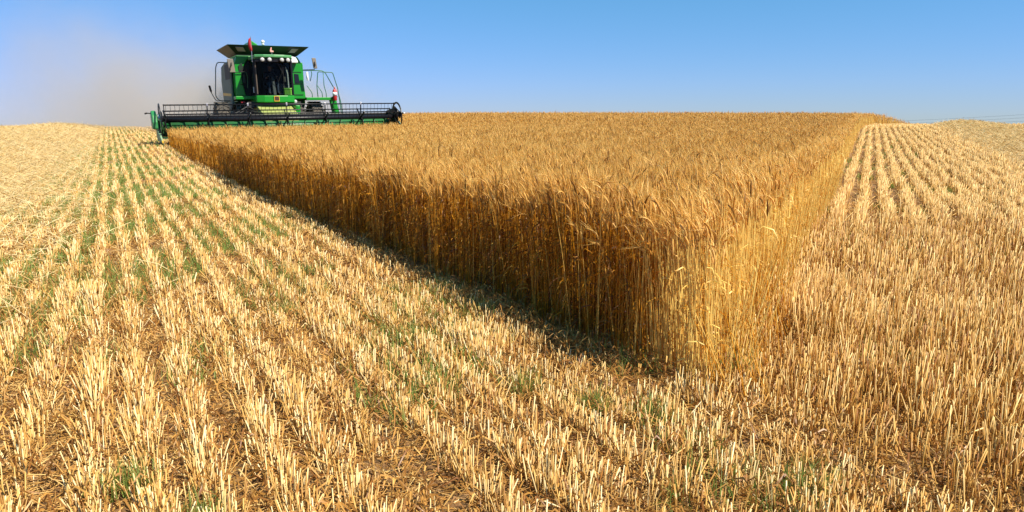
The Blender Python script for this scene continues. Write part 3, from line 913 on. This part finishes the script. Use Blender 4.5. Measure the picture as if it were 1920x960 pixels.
# right-hand mirror (picture right) and left
def mirror(x0, x1, y, z0, z1, arm, wind):
    b = MB(); b.prism([(x0, z1), (x1 - .02, z1), (x1 + .03, z0), (x0 + .05, z0)], 'y', y, y + .05)
    mr_ = b.build('mirror', M['mirror'], ch, .015)
    b = MB(); b.tube(fillet(arm, .05), .014, 6); b.build('mirror_arm', M['black'], mr_)
    b = MB(); b.tube(wind, [.015, .03, .022, .015], 6); b.build('mirror_clip', M['blackmatt'], mr_)
mirror(1.61, 1.79, 2.3, 2.83, 3.25, [(1.40, 2.96, 2.80), (1.76, 2.6, 2.80), (1.76, 2.36, 2.86)], [(1.70, 2.28, 3.1), (1.71, 2.27, 3.0), (1.72, 2.27, 2.96), (1.70, 2.28, 2.9)])
mirror(-1.66, -1.42, 2.3, 2.63, 3.14, [(-.95, 2.96, 2.68), (-1.0, 2.5, 2.68), (-1.5, 2.36, 2.62), (-1.55, 2.36, 2.7)], [(-1.52, 2.28, 3.0), (-1.53, 2.27, 2.9), (-1.58, 2.27, 2.8), (-1.58, 2.28, 2.7)])
b = MB(); b.tube(fillet([(-.88, 2.97, 2.05), (-.85, 2.93, 2.5), (-.90, 2.93, 2.68), (-1.5, 2.93, 2.66)], .06), .016, 6)
b.build('grab_rail', M['rail'], ch)

# platform, rails, ladder on the picture-right side
b = MB(); b.box(1.39, 2.64, 2.75, 3.65, 1.56, 1.68)
pf = b.build('platform', M['green'], ch, .015)
RZ = -.022 * 2.2
def rail(pts, r=.019):
    b = MB(); b.tube(fillet([(x, y, z + RZ) for x, y, z in pts], .07), r, 7); return b.build('handrail', M['rail'], pf, smooth=True)
rail([(1.40, 3.3, 2.85), (2.27, 3.3, 2.85), (2.40, 3.3, 2.76), (2.70, 3.25, 2.16)])
rail([(2.02, 3.3, 1.70), (2.0, 3.3, 2.19), (2.08, 3.3, 2.80), (2.72, 3.3, 2.78), (2.90, 3.3, 2.10), (2.98, 3.28, 1.2), (3.0, 3.28, .75)])
rail([(2.21, 3.3, 1.70), (2.21, 3.3, 1.93), (2.03, 3.3, 2.22)], .016)
rail([(2.38, 3.3, 1.70), (2.38, 3.3, 1.93), (2.31, 3.3, 2.22), (2.31, 3.3, 2.78)], .016)
rail([(1.78, 3.3, 1.70), (1.78, 3.3, 1.92), (1.58, 3.3, 2.22)], .016)
rail([(1.73, 3.0, 2.82), (1.75, 3.0, 2.70), (1.66, 3.0, 2.4)], .016)
b = MB(); b.box(1.50, 1.58, 2.92, 2.97, 2.36, 2.72); b.build('warning_plate', M['white'], pf, .01)
b = MB()
for yy in (2.86, 3.34):
    b.prism([(2.50, 1.58), (2.68, 1.58), (2.86, .55), (2.68, .55)], 'y', yy, yy + .04)
for k in range(5):
    zz = 1.36 - k * .19; xx = 2.61 + (1.58 - zz) * .165
    b.box(xx - .09, xx + .09, 2.895, 3.345, zz, zz + .03)
b.build('ladder', M['green'], ch, .006)
b = MB(); b.tube(fillet([(2.76, 2.84, 1.95), (2.86, 2.84, 1.5), (2.96, 2.84, .7)], .05), .016, 6)
b.build('ladder_rail', M['rail'], ch)
b = MB(); b.lathe([(1.60, .02), (1.60, .075), (1.62, .085), (1.98, .085), (2.05, .06), (2.08, .025), (2.14, .025)], (2.57, 2.66, -.06), 'z', 16)
fe = b.build('fire_extinguisher', M['red'], ch, smooth=True)
b = MB(); b.lathe([(1.80, .088), (1.80, .0895), (1.95, .0895), (1.95, .088)], (2.57, 2.66, -.06), 'z', 16); b.build('extinguisher_label', M['white'], fe, smooth=True)
b = MB(); b.box(2.54, 2.60, 2.60, 2.72, 2.08, 2.11); b.tube([(2.60, 2.64, 2.06), (2.665, 2.62, 1.98), (2.66, 2.62, 1.8)], .013, 6); b.build('extinguisher_valve', M['pink'], fe)
b = MB(); b.box(2.46, 2.68, 2.64, 2.75, 1.74 - .06, 1.77 - .06); b.build('extinguisher_bracket', M['blackmatt'], fe)

# picture-left handrail, marker wand
b = MB(); b.tube(fillet([(-1.47, 4.0, 3.09), (-1.80, 4.0, 3.10), (-1.88, 4.0, 2.9), (-1.99, 4.0, 1.75), (-1.86, 4.0, 1.57), (-1.47, 4.0, 1.55)], .09), .02, 7)
b.build('side_handrail', plain('grey_rail_paint', (.16, .19, .17), .5), ch)
b = MB(); b.tube(fillet([(-1.47, 3.9, 1.56), (-2.0, 3.9, 1.57), (-2.14, 3.9, 1.86), (-2.15, 3.9, 1.93)], .06), .016, 7)
mw = b.build('marker_arm', M['black'], ch)
b = MB(); b.tube([(-2.15, 3.9, 1.9), (-2.16, 3.9, 1.96), (-2.20, 3.9, 2.16), (-2.20, 3.9, 2.18)], [.02, .042, .042, .02], 8); b.build('marker_lamp', M['blackmatt'], mw, label='dark red marker lamp on the arm')
# flag and pole
b = MB(); b.tube([(-.78, 2.02, 3.02), (-.76, 2.02, 3.98)], .012, 6)
fp = b.build('flag_pole', M['steel'], ch)
nu, nv = 7, 10
vs = []
for j in range(nv):
    w = j / (nv - 1); z = 3.95 - .50 * w
    wid = .125 * (math.sin(math.pi * min(1, (w * .78 + .18))) ** .6)
    for i in range(nu):
        u = i / (nu - 1)
        vs.append((-.755 - wid * u + .012 * w, 2.02 + .035 * math.sin(u * 6 + w * 3) * u, z - .07 * u))
fs = [(j * nu + i, j * nu + i + 1, (j + 1) * nu + i + 1, (j + 1) * nu + i) for j in range(nv - 1) for i in range(nu - 1)]
b = MB(); b.add(vs, fs); fl = b.build('flag', M['flag'], fp, smooth=True)
so = fl.modifiers.new('thickness', 'SOLIDIFY'); so.thickness = .006
b = MB(); b.tube([(-.04, 1.9, 3.28), (-.04, 1.9, 3.40)], .012, 6); bl = b.build('beacon_stem', M['steel'], ch)
b = MB(); b.prism([(-.10, 3.40), (.03, 3.40), (.03, 3.45), (-.04, 3.46), (-.03, 3.58), (-.07, 3.58), (-.11, 3.46)], 'y', 1.88, 1.92); b.build('beacon', M['pink'], bl, .01)

# wheels: dual front wheels each side, small rear pair
def wheel(x0, w, y, r, rimcol):
    b = MB()
    prof = [(-w / 2, r * .55), (-w / 2, r * .80), (-w / 2 + .05, r * .93), (-w / 4, r * .965), (w / 4, r * .965), (w / 2 - .05, r * .93), (w / 2, r * .80), (w / 2, r * .55)]
    root = MB(); root.lathe([(-.09, .02), (-.09, .22), (.09, .22), (.09, .02)], (x0, y, r), 'x', 16)
    ro = root.build('wheel', M['blackmatt'], ch, smooth=True)
    b.lathe(prof, (x0, y, r), 'x', 40)
    nl_ = 22
    for k in range(nl_):
        for sg in (-1, 1):
            a0 = 6.28319 * (k + (.5 if sg > 0 else 0)) / nl_
            pts = []
            for (u, da) in ((.02, 0), (w / 2 - .01, .20)):
                for rr in (r * .95, r * 1.0):
                    for dd in (-.035, .035):
                        a = a0 + da + dd
                        pts.append((x0 + sg * u, y + rr * math.cos(a), r + rr * math.sin(a)))
            b.add(pts, [(0, 1, 3, 2), (4, 6, 7, 5), (0, 4, 5, 1), (2, 3, 7, 6), (0, 2, 6, 4), (1, 5, 7, 3)])
    b.build('tyre', M['rubber'], ro)
    b = MB(); b.lathe([(-w * .42, r * .56), (-w * .30, r * .50), (-.05, r * .46), (-.05, .1), (.05, .1), (.05, r * .46), (w * .30, r * .50), (w * .42, r * .56)], (x0, y, r), 'x', 28)
    b.build('rim', rimcol, ro, smooth=True)
for xx in (-1.88, -1.08, 1.08, 1.88):
    wheel(xx, .52, 3.5, .76, M['yellow'])
for xx in (-1.2, 1.2):
    wheel(xx, .42, 7.4, .58, M['yellow'])
b = MB(); b.lathe([(-2.0, .09), (2.0, .09)], (0, 3.5, .76), 'x', 12); b.build('axle', M['blackmatt'], ch)
b = MB(); b.lathe([(-1.3, .08), (1.3, .08)], (0, 7.4, .58), 'x', 12); b.build('axle', M['blackmatt'], ch)
# feeder house
b = MB(); b.prism([(1.05, .35), (3.0, .85), (3.0, 1.48), (2.4, 1.40), (1.05, 1.02)], 'x', -.72, .62)
b.build('feeder_house', M['feeder'], ch, .03)
b = MB(); b.box(.66, .84, 1.6, 2.6, .6, 1.35); b.build('feeder_side_drive', M['green'], ch, .03)
b = MB(); b.lathe([(0, .02), (0, .07), (.05, .08), (.09, .03)], (.80, 2.2, 1.50), 'y', 12); b.build('low_work_light', M['lampglass'], ch, smooth=True)
b = MB()
b.tube(fillet([(-.95, 1.6, 1.20), (-1.2, 1.5, 1.32), (-1.6, 1.3, 1.1), (-1.9, 1.25, 1.0)], .1), .03, 7)
b.tube(fillet([(-.8, 1.6, 1.1), (-1.3, 1.45, 1.18), (-1.75, 1.25, .95)], .1), .025, 7)
b.build('hydraulic_hose', M['blackmatt'], ch, smooth=True)

# header
X0, X1 = -4.34, 4.33
b = MB()
b.prism([(1.12, .22), (1.18, .22), (1.22, .84), (1.12, .84)], 'x', X0, X1)
b.box(X0, X1, -.15, 1.12, .18, .215)
hd = b.build('header', M['green_header'], ch, .006)
hd.location.z = .06
b = MB(); b.box(X0, X1, 1.03, 1.19, .842, .96); b.build('header_beam', M['black'], hd, .02)
b = MB(); b.lathe([(X0 + .1, .2), (X1 - .1, .2)], (0, .72, .50), 'x', 24)
au = b.build('cross_auger', M['green_header'], hd, smooth=True)
hx = MB(); nt = 150; vs = []; fs = []
for k in range(nt * 2 + 1):
    u = k / (nt * 2); x = X0 + .15 + u * (X1 - X0 - .3)
    a = 2 * math.pi * (9 * (u if u < .5 else 1 - u)) * 2
    for rr in (.19, .31):
        vs.append((x, .72 + rr * math.cos(a), .50 + rr * math.sin(a)))
fs = [(2 * k, 2 * k + 1, 2 * k + 3, 2 * k + 2) for k in range(nt * 2)]
hx.add(vs, fs); ho = hx.build('auger_flight', M['green_header'], au)
so = ho.modifiers.new('thickness', 'SOLIDIFY'); so.thickness = .008
b = MB()
for k in range(118):
    x = X0 + .03 + k * .0762
    b.add([(x - .02, -.15, .175), (x + .02, -.15, .175), (x + .02, -.15, .21), (x - .02, -.15, .21), (x, -.27, .19)], [(0, 1, 2, 3), (0, 4, 1), (1, 4, 2), (2, 4, 3), (3, 4, 0)])
b.build('cutter_bar', M['steel'], hd)
# reel
RC = (.12, .80)      # centre (y, z)
RR = .53
b = MB(); b.lathe([(X0 + .12, .075), (X1 - .12, .075)], (0, RC[0], RC[1]), 'x', 20)
b.build('reel_tube', M['black'], hd, smooth=True)
ang = [R(97 - 60 * k) for k in range(6)]      # from the y axis; bats above, ahead, below, behind
spx = [-4.20, -2.80, -1.42, -.03, 1.42, 2.84, 4.22]
for a in ang:
    by, bz = RC[0] - RR * math.cos(a) * -1, RC[1] + RR * math.sin(a)
    b = MB(); b.lathe([(X0 + .12, .023), (X1 - .12, .023)], (0, by, bz), 'x', 10)
    ntine = 58
    for k in range(ntine):
        x = X0 + .2 + k * (X1 - X0 - .4) / (ntine - 1)
        b.tube([(x, by, bz), (x, by + .012, bz - .13), (x, by + .05, bz - .235)], [.0075, .0065, .005], 5)
    b.build('reel_bat', M['black'], hd, smooth=True)
for x in spx:
    b = MB()
    for a in ang:
        by, bz = RC[0] + RR * math.cos(a), RC[1] + RR * math.sin(a)
        d = Vector((0, math.cos(a), math.sin(a))); e = Vector((0, -math.sin(a), math.cos(a)))
        c0 = Vector((x, RC[0], RC[1]))
        p = [c0 + d * .05 + e * .045, c0 + d * (RR + .03) + e * .028, c0 + d * (RR + .03) - e * .028, c0 + d * .05 - e * .045]
        b.hexa([q + Vector((-.012, 0, 0)) for q in p], [q + Vector((.012, 0, 0)) for q in p])
    b.lathe([(-.03, .12), (.03, .12)], (x, RC[0], RC[1]), 'x', 16)
    b.build('reel_spider', M['black'], hd)
# white wear clips where the arms meet the upper bat
for x in spx[1:-1]:
    b = MB(); b.box(x - .03, x + .03, .02, .055, 1.28, 1.38); b.build('bat_clip', M['steel'], hd, .005)
# end arms that carry the reel
for x, sgn in ((X0 + .05, -1), (X1 - .03, 1)):
    b = MB()
    b.prism([(1.2, .86), (1.2, 1.02), (.6, 1.12), (.30, 1.10), (-.1, .90), (-.08, .76), (.25, .80), (.7, .90)], 'x', x - .03, x + .03)
    b.build('reel_arm', M['black'], hd, .012)
    b = MB()
    rim = [(RC[0] + (RR + .06) * math.cos(t_) , RC[1] + (RR + .06) * math.sin(t_)) for t_ in np.linspace(0, 2 * math.pi, 25)[:-1]]
    inn = [(RC[0] + (RR - .01) * math.cos(t_) , RC[1] + (RR - .01) * math.sin(t_)) for t_ in np.linspace(0, 2 * math.pi, 25)[:-1]]
    xo = x + sgn * .06
    nn_ = 24
    vs = [(xo - .015, p[0], p[1]) for p in rim] + [(xo + .015, p[0], p[1]) for p in rim] + [(xo - .015, p[0], p[1]) for p in inn] + [(xo + .015, p[0], p[1]) for p in inn]
    fs = []
    for k in range(nn_):
        l = (k + 1) % nn_
        fs += [(k, l, nn_ + l, nn_ + k), (2 * nn_ + k, 3 * nn_ + k, 3 * nn_ + l, 2 * nn_ + l), (k, 2 * nn_ + k, 2 * nn_ + l, l), (nn_ + k, nn_ + l, 3 * nn_ + l, 3 * nn_ + k)]
    b.add(vs, fs)
    if sgn > 0:
        b.prism([(RC[0] - .12, .62), (RC[0] + .3, .60), (RC[0] + .42, 1.0), (RC[0] + .2, 1.22), (RC[0] - .2, 1.05)], 'x', xo - .012, xo + .012)
    b.build('reel_end_ring', M['black'], hd)
# left end sheet and divider (picture left)
def divider(x, sgn):
    b = MB(); b.prism([(1.25, .15), (1.25, .98), (.7, .92), (.2, .62), (-.15, .45), (-.15, .12)], 'x', x - .025, x + .025)
    dv = b.build('end_sheet', M['black'], hd, .01)
    b = MB()
    xs_ = x + sgn * .04
    b.add([(xs_ - .05, .3, .12), (xs_ + .05, .3, .12), (xs_ + .06, .25, .62), (xs_ - .06, .25, .62), (xs_ - .03 - sgn * .06, -.55, .05), (xs_ + .03 - sgn * .06, -.55, .05), (xs_ + .02 - sgn * .06, -.52, .13), (xs_ - .02 - sgn * .06, -.52, .13)],
          [(0, 1, 2, 3), (4, 7, 6, 5), (0, 4, 5, 1), (1, 5, 6, 2), (2, 6, 7, 3), (3, 7, 4, 0)])
    b.build('divider_snout', M['green_pale'], dv, .015)
    b = MB(); xt = xs_ - sgn * .06
    b.add([(xt - .035, -.53, .045), (xt + .035, -.53, .045), (xt + .025, -.50, .14), (xt - .025, -.50, .14), (xt, -.75, .035)], [(0, 1, 2, 3), (0, 4, 1), (1, 4, 2), (2, 4, 3), (3, 4, 0)])
    b.build('divider_tip', M['yellow'], dv, .006)
    return dv
dvl = divider(X0 - .07, -1)
dvr = divider(X1 + .10, 1)
b = MB()
b.prism([(-.05, .52), (.0, .50), (.75, .50), (.85, .60), (.85, .98), (.75, 1.12), (.45, 1.14), (.1, 1.0), (-.05, .75)], 'x', X0 - .27, X0 - .10)
sg_ = b.build('drive_shield', M['green_header'] if 0 else plain('shield_green_paint', (.012, .20, .05), .38, 0, .25, (.2, .22, .12)), hd, .045)
b = MB(); b.tube([(X0 - .24, .4, 1.04), (X0 - .38, .35, 1.06)], .018, 6); b.tube([(X0 - .38, .35, 1.06), (X0 - .46, .35, 1.04)], .03, 6); b.build('marker_rod', M['blackmatt'], sg_)
b = MB(); b.lathe([(-.05, .12), (-.02, .14), (.05, .14), (.06, .03)], (X0 - .03, .55, .88), 'x', 16); b.tube([(X0 - .1, .3, .85), (X0 + .02, .05, .78), (X0 + .02, .0, .6)], .03, 6)
b.build('reel_drive', M['steel'], hd)
b = MB(); b.prism([(-.1, .95), (.25, 1.05), (.35, .85), (.1, .72)], 'x', X1 + .14, X1 + .18); b.tube([(X1 + .16, .1, .95), (X1 + .26, -.02, .93)], .035, 6)
g_ = b.build('reel_bracket', M['black'], hd, .01)
b = MB(); b.lathe([(-.03, .01), (-.02, .03), (.02, .03), (.03, .01)], (X1 + .30, -.02, .93), 'x', 8); b.build('bracket_cap', M['white'], g_, smooth=True)

# cool box by the windscreen rests on the cab floor
cbx = MB(); cbx.box(-.15, .15, -.12, .12, 0, .02); cbx.box(-.14, .14, -.11, .11, .02, .22); cbx.box(-.155, .155, -.125, .125, .22, .27)
mw_ = Matrix.LocRotScale(ch.location, ch.rotation_euler, (1, 1, 1))
bx = cbx.build('cool_box', M['limebox'], None, .012)
bx.location = mw_ @ Vector((.50, 2.14, 1.765)); bx.rotation_euler = ch.rotation_euler
tag(bx, 'lime green box standing behind the cab windscreen', 'box')

# ------------------------------------------------------------------ driver, seated in the cab
def person():
    J = {}; V = []; E = []; Rr = []
    def add(name, p, r, par=None):
        J[name] = len(V); V.append(p); Rr.append(r)
        if par: E.append((J[par], J[name]))
    # local: origin on the seat under the hips, -y forward
    add('pelvis', (0, 0, .10), (.155, .12))
    add('waist', (0, .02, .24), (.145, .105), 'pelvis')
    add('chest', (0, .03, .42), (.165, .12), 'waist')
    add('neckbase', (0, .03, .55), (.09, .075), 'chest')
    add('neck', (0, .015, .62), (.055, .055), 'neckbase')
    add('skull0', (0, .0, .70), (.072, .082), 'neck')
    add('skull1', (0, .0, .78), (.078, .095), 'skull0')
    add('skull2', (0, .0, .85), (.055, .065), 'skull1')
    for s, n_ in ((-1, 'r'), (1, 'l')):
        add(n_ + 'sh', (s * .185, .04, .50), (.062, .065), 'chest')
        add(n_ + 'el', (s * .27, -.05, .26), (.044, .044), n_ + 'sh')
        add(n_ + 'wr', (s * .19, -.30, .34), (.028, .024), n_ + 'el')
        add(n_ + 'pm', (s * .17, -.38, .365), (.038, .018), n_ + 'wr')
        for k, (dx, l) in enumerate(((-.03, .075), (-.01, .088), (.011, .082), (.03, .064))):
            b0 = (s * (.17) + dx, -.41, .375)
            add(f'{n_}f{k}a', b0, (.0095, .0095), n_ + 'pm')
            add(f'{n_}f{k}b', (b0[0], b0[1] - l * .5, b0[2] + .004), (.009, .009), f'{n_}f{k}a')
            add(f'{n_}f{k}c', (b0[0], b0[1] - l * .75, b0[2] - .03), (.0075, .0075), f'{n_}f{k}b')
        add(n_ + 'tha', (s * .17 - s * .035, -.36, .36), (.012, .012), n_ + 'pm')
        add(n_ + 'thb', (s * .17 - s * .055, -.40, .345), (.0095, .0095), n_ + 'tha')
        add(n_ + 'hip', (s * .10, -.05, .08), (.095, .09), 'pelvis')
        add(n_ + 'kn', (s * .17, -.46, .12), (.064, .064), n_ + 'hip')
        add(n_ + 'an', (s * .17, -.50, -.26), (.042, .044), n_ + 'kn')
        add(n_ + 'ft', (s * .18, -.66, -.32), (.042, .032), n_ + 'an')
    me = bpy.data.meshes.new('person'); me.from_pydata(V, E, []); me.update()
    o = bpy.data.objects.new('person', me); col.objects.link(o)
    sk = o.modifiers.new('skin', 'SKIN'); sk.use_smooth_shade = True
    for i, r in enumerate(Rr): me.skin_vertices[0].data[i].radius = r
    me.skin_vertices[0].data[0].use_root = True
    su = o.modifiers.new('sub', 'SUBSURF'); su.levels = 1; su.render_levels = 1
    dg = bpy.context.evaluated_depsgraph_get()
    nm = bpy.data.meshes.new_from_object(o.evaluated_get(dg))
    o.modifiers.clear(); o.data = nm
    nm.materials.clear()
    for k in ('shirt', 'jeans', 'skin', 'boot'): nm.materials.append(M[k])
    for p in nm.polygons:
        c = p.center
        i = 0
        if c.z < .14 and abs(c.x) < .3: i = 1
        if c.z < -.27: i = 3
        if c.z > .585 or (c.y < -.20 and c.z > .22): i = 2
        p.material_index = i
    # face: nose, eyes, mouth, ears as small children
    b = MB()
    b.add([(-.014, -.092, .725), (.014, -.092, .725), (0, -.118, .728), (0, -.094, .775), (0, -.09, .715)], [(0, 2, 3), (2, 1, 3), (0, 4, 2), (4, 1, 2), (0, 3, 1, 4)])
    b.build('nose', M['skin'], o, smooth=True)
    for s in (-1, 1):
        b = MB(); b.lathe([(-.012, .002), (-.006, .010), (.006, .010), (.012, .002)], (s * .031, -.086, .772), 'y', 10); b.build('eye', M['interior'], o, smooth=True)
        b = MB(); b.lathe([(-.008, .006), (0, .026), (.008, .02)], (s * .08, .005, .765), 'x', 10); b.build('ear', M['skin'], o, smooth=True)
    b = MB(); b.box(-.024, .024, -.088, -.08, .694, .702); b.build('mouth', M['pink'], o, .002)
    b = MB()
    prof = []
    for k in range(7):
        t_ = k / 6 * math.pi / 2
        prof.append((.80 + .085 * math.sin(t_), .102 * math.cos(t_) + .002))
    b.lathe([(.79, .103)] + prof, (0, .012, 0), 'z', 18)
    b.build('hair', M['hair'], o, smooth=True)
    return o
pr = person()
pr.location = mw_ @ Vector((.02, 2.86, 2.13)); pr.rotation_euler = ch.rotation_euler
tag(pr, 'driver in dark shirt and jeans seated at the steering wheel in the cab', 'person')

# ------------------------------------------------------------------ pylon and power lines far beyond the crest
PX, PY, PZ = 653.0, 860.0, -21.0
py = empty('transmission_tower', (PX, PY, PZ), (0, 0, R(20)))
tag(py, 'distant steel lattice tower with three pairs of arms at the right edge', 'pylon')
b = MB()
Ht = 34.0
def wd(z): return 3.2 * (1 - z / Ht) + .5
zz = [0, 6, 11, 15.5, 19.5, 23, 26, 29, 31.5, 34]
for k in range(len(zz) - 1):
    for (sx, sy) in ((1, 1), (1, -1), (-1, 1), (-1, -1)):
        a, c = wd(zz[k]), wd(zz[k + 1])
        b.tube([(sx * a, sy * a, zz[k]), (sx * c, sy * c, zz[k + 1])], .16, 4)
    for (p, q) in (((1, 1), (1, -1)), ((1, -1), (-1, -1)), ((-1, -1), (-1, 1)), ((-1, 1), (1, 1))):
        a, c = wd(zz[k]), wd(zz[k + 1])
        b.tube([(p[0] * a, p[1] * a, zz[k]), (q[0] * c, q[1] * c, zz[k + 1])], .10, 4)
        b.tube([(q[0] * a, q[1] * a, zz[k]), (p[0] * c, p[1] * c, zz[k + 1])], .10, 4)
b.build('lattice', M['pylon'], py)
arms = [(23.0, 6.4), (27.2, 5.6), (31.2, 5.0)]
for z, l in arms:
    for sgn in (-1, 1):
        b = MB()
        for sy in (-1, 1):
            b.tube([(0, sy * .7, z), (sgn * l, 0, z + .3)], .18, 4); b.tube([(0, sy * .6, z + 1.4), (sgn * l, 0, z + .35)], .14, 4)
        b.tube([(sgn * l, 0, z + .3), (sgn * l, 0, z - 1.2)], [.12, .2], 5)
        b.build('cross_arm', M['pylon'], py)
rot = Matrix.Rotation(R(20), 3, 'Z')
for i, (z, l) in enumerate(arms):
    for sgn in (-1, 1):
        A = Vector((PX, PY, PZ)) + rot @ Vector((sgn * l, 0, z - 1.2))
        Bp = A + Vector((-330, 700, -11.0))
        pts = []
        for k in range(15):
            u = k / 14; p = A.lerp(Bp, u); p.z -= 9 * 4 * u * (1 - u); pts.append(p)
        b = MB(); b.tube(pts, .06, 4)
        w_ = b.build('power_line', M['pylon'])
        tag(w_, 'thin power line running from the distant tower down to the left', 'power line', 'power lines from the distant tower')

# ------------------------------------------------------------------ dust thrown up behind the machine
b = MB()
b.box(-42, 8, 0, 66, -1.6, 16)
dq = spos(29.5, 4.0)
m, n, bb = mat('harvest_dust'); n.nodes.remove(bb)
pv = n.nodes.new('ShaderNodeVolumePrincipled')
pv.inputs['Color'].default_value = (.74, .685, .625, 1)
pv.inputs['Anisotropy'].default_value = .1
tc = n.nodes.new('ShaderNodeTexCoord')
sep = n.nodes.new('ShaderNodeSeparateXYZ'); n.links.new(tc.outputs['Object'], sep.inputs[0])
def mth(op, a, b_=None, c=None):
    k = n.nodes.new('ShaderNodeMath'); k.operation = op
    for i, w in enumerate((a, b_, c)):
        if w is None: continue
        if isinstance(w, (int, float)): k.inputs[i].default_value = w
        else: n.links.new(w, k.inputs[i])
    return k.outputs[0]
def mrange(v, a, b_, c=0., d=1.):
    k = n.nodes.new('ShaderNodeMapRange'); k.interpolation_type = 'SMOOTHSTEP'
    n.links.new(v, k.inputs['Value'])
    for nm, val in (('From Min', a), ('From Max', b_), ('To Min', c), ('To Max', d)): k.inputs[nm].default_value = val
    return k.outputs['Result']
X, Y, Z = sep.outputs
# plume height grows down wind (-x)
hgt = mth('ADD', mth('MULTIPLY', mth('MINIMUM', mth('ABSOLUTE', mth('SUBTRACT', X, 4.0)), 14.0), .62), 4.2)
zf = mrange(mth('DIVIDE', Z, hgt), .15, 1.0, 1, 0)
xf = mth('MULTIPLY', mrange(X, -19, -2, 0.0, 1), mrange(X, 1.0, 7.0, 1, 0))
ys_ = mth('SUBTRACT', Y, mth('MULTIPLY', mth('MINIMUM', mth('MAXIMUM', mth('SUBTRACT', -1.5, X), 0.0), 9.0), 2.4))
yf = mth('MULTIPLY', mrange(ys_, 0.5, 6, 0, 1), mrange(Y, 42, 64, 1, 0))
nz = n.nodes.new('ShaderNodeTexNoise'); nz.inputs['Scale'].default_value = .30; nz.inputs['Detail'].default_value = 4
n.links.new(tc.outputs['Object'], nz.inputs['Vector'])
nf = mrange(nz.outputs['Fac'], .3, .7, .25, 1.7)
core = mth('MULTIPLY', mrange(X, -11, -1, .0, 1.0), mth('MULTIPLY', mrange(Z, 0.5, 4.2, 1, 0), mrange(Y, 3, 9, 1, 0)))
base = mth('MULTIPLY', mth('MULTIPLY', zf, xf), mth('MULTIPLY', yf, nf))
dens = mth('ADD', mth('MULTIPLY', base, .052), mth('MULTIPLY', mth('MULTIPLY', core, base), .75))
n.links.new(dens, pv.inputs['Density'])
n.links.new(pv.outputs[0], n.nodes['Material Output'].inputs['Volume'])
du = b.build('dust_cloud', m)
du.location = (dq[0], dq[1], tz(29.5, 4)); du.rotation_euler = (0, 0, -aL)
tag(du, 'pale brown dust drifting left behind the harvester', 'dust', kind='stuff')
sc.cycles.volume_step_rate = 1.0
sc.cycles.volume_max_steps = 128
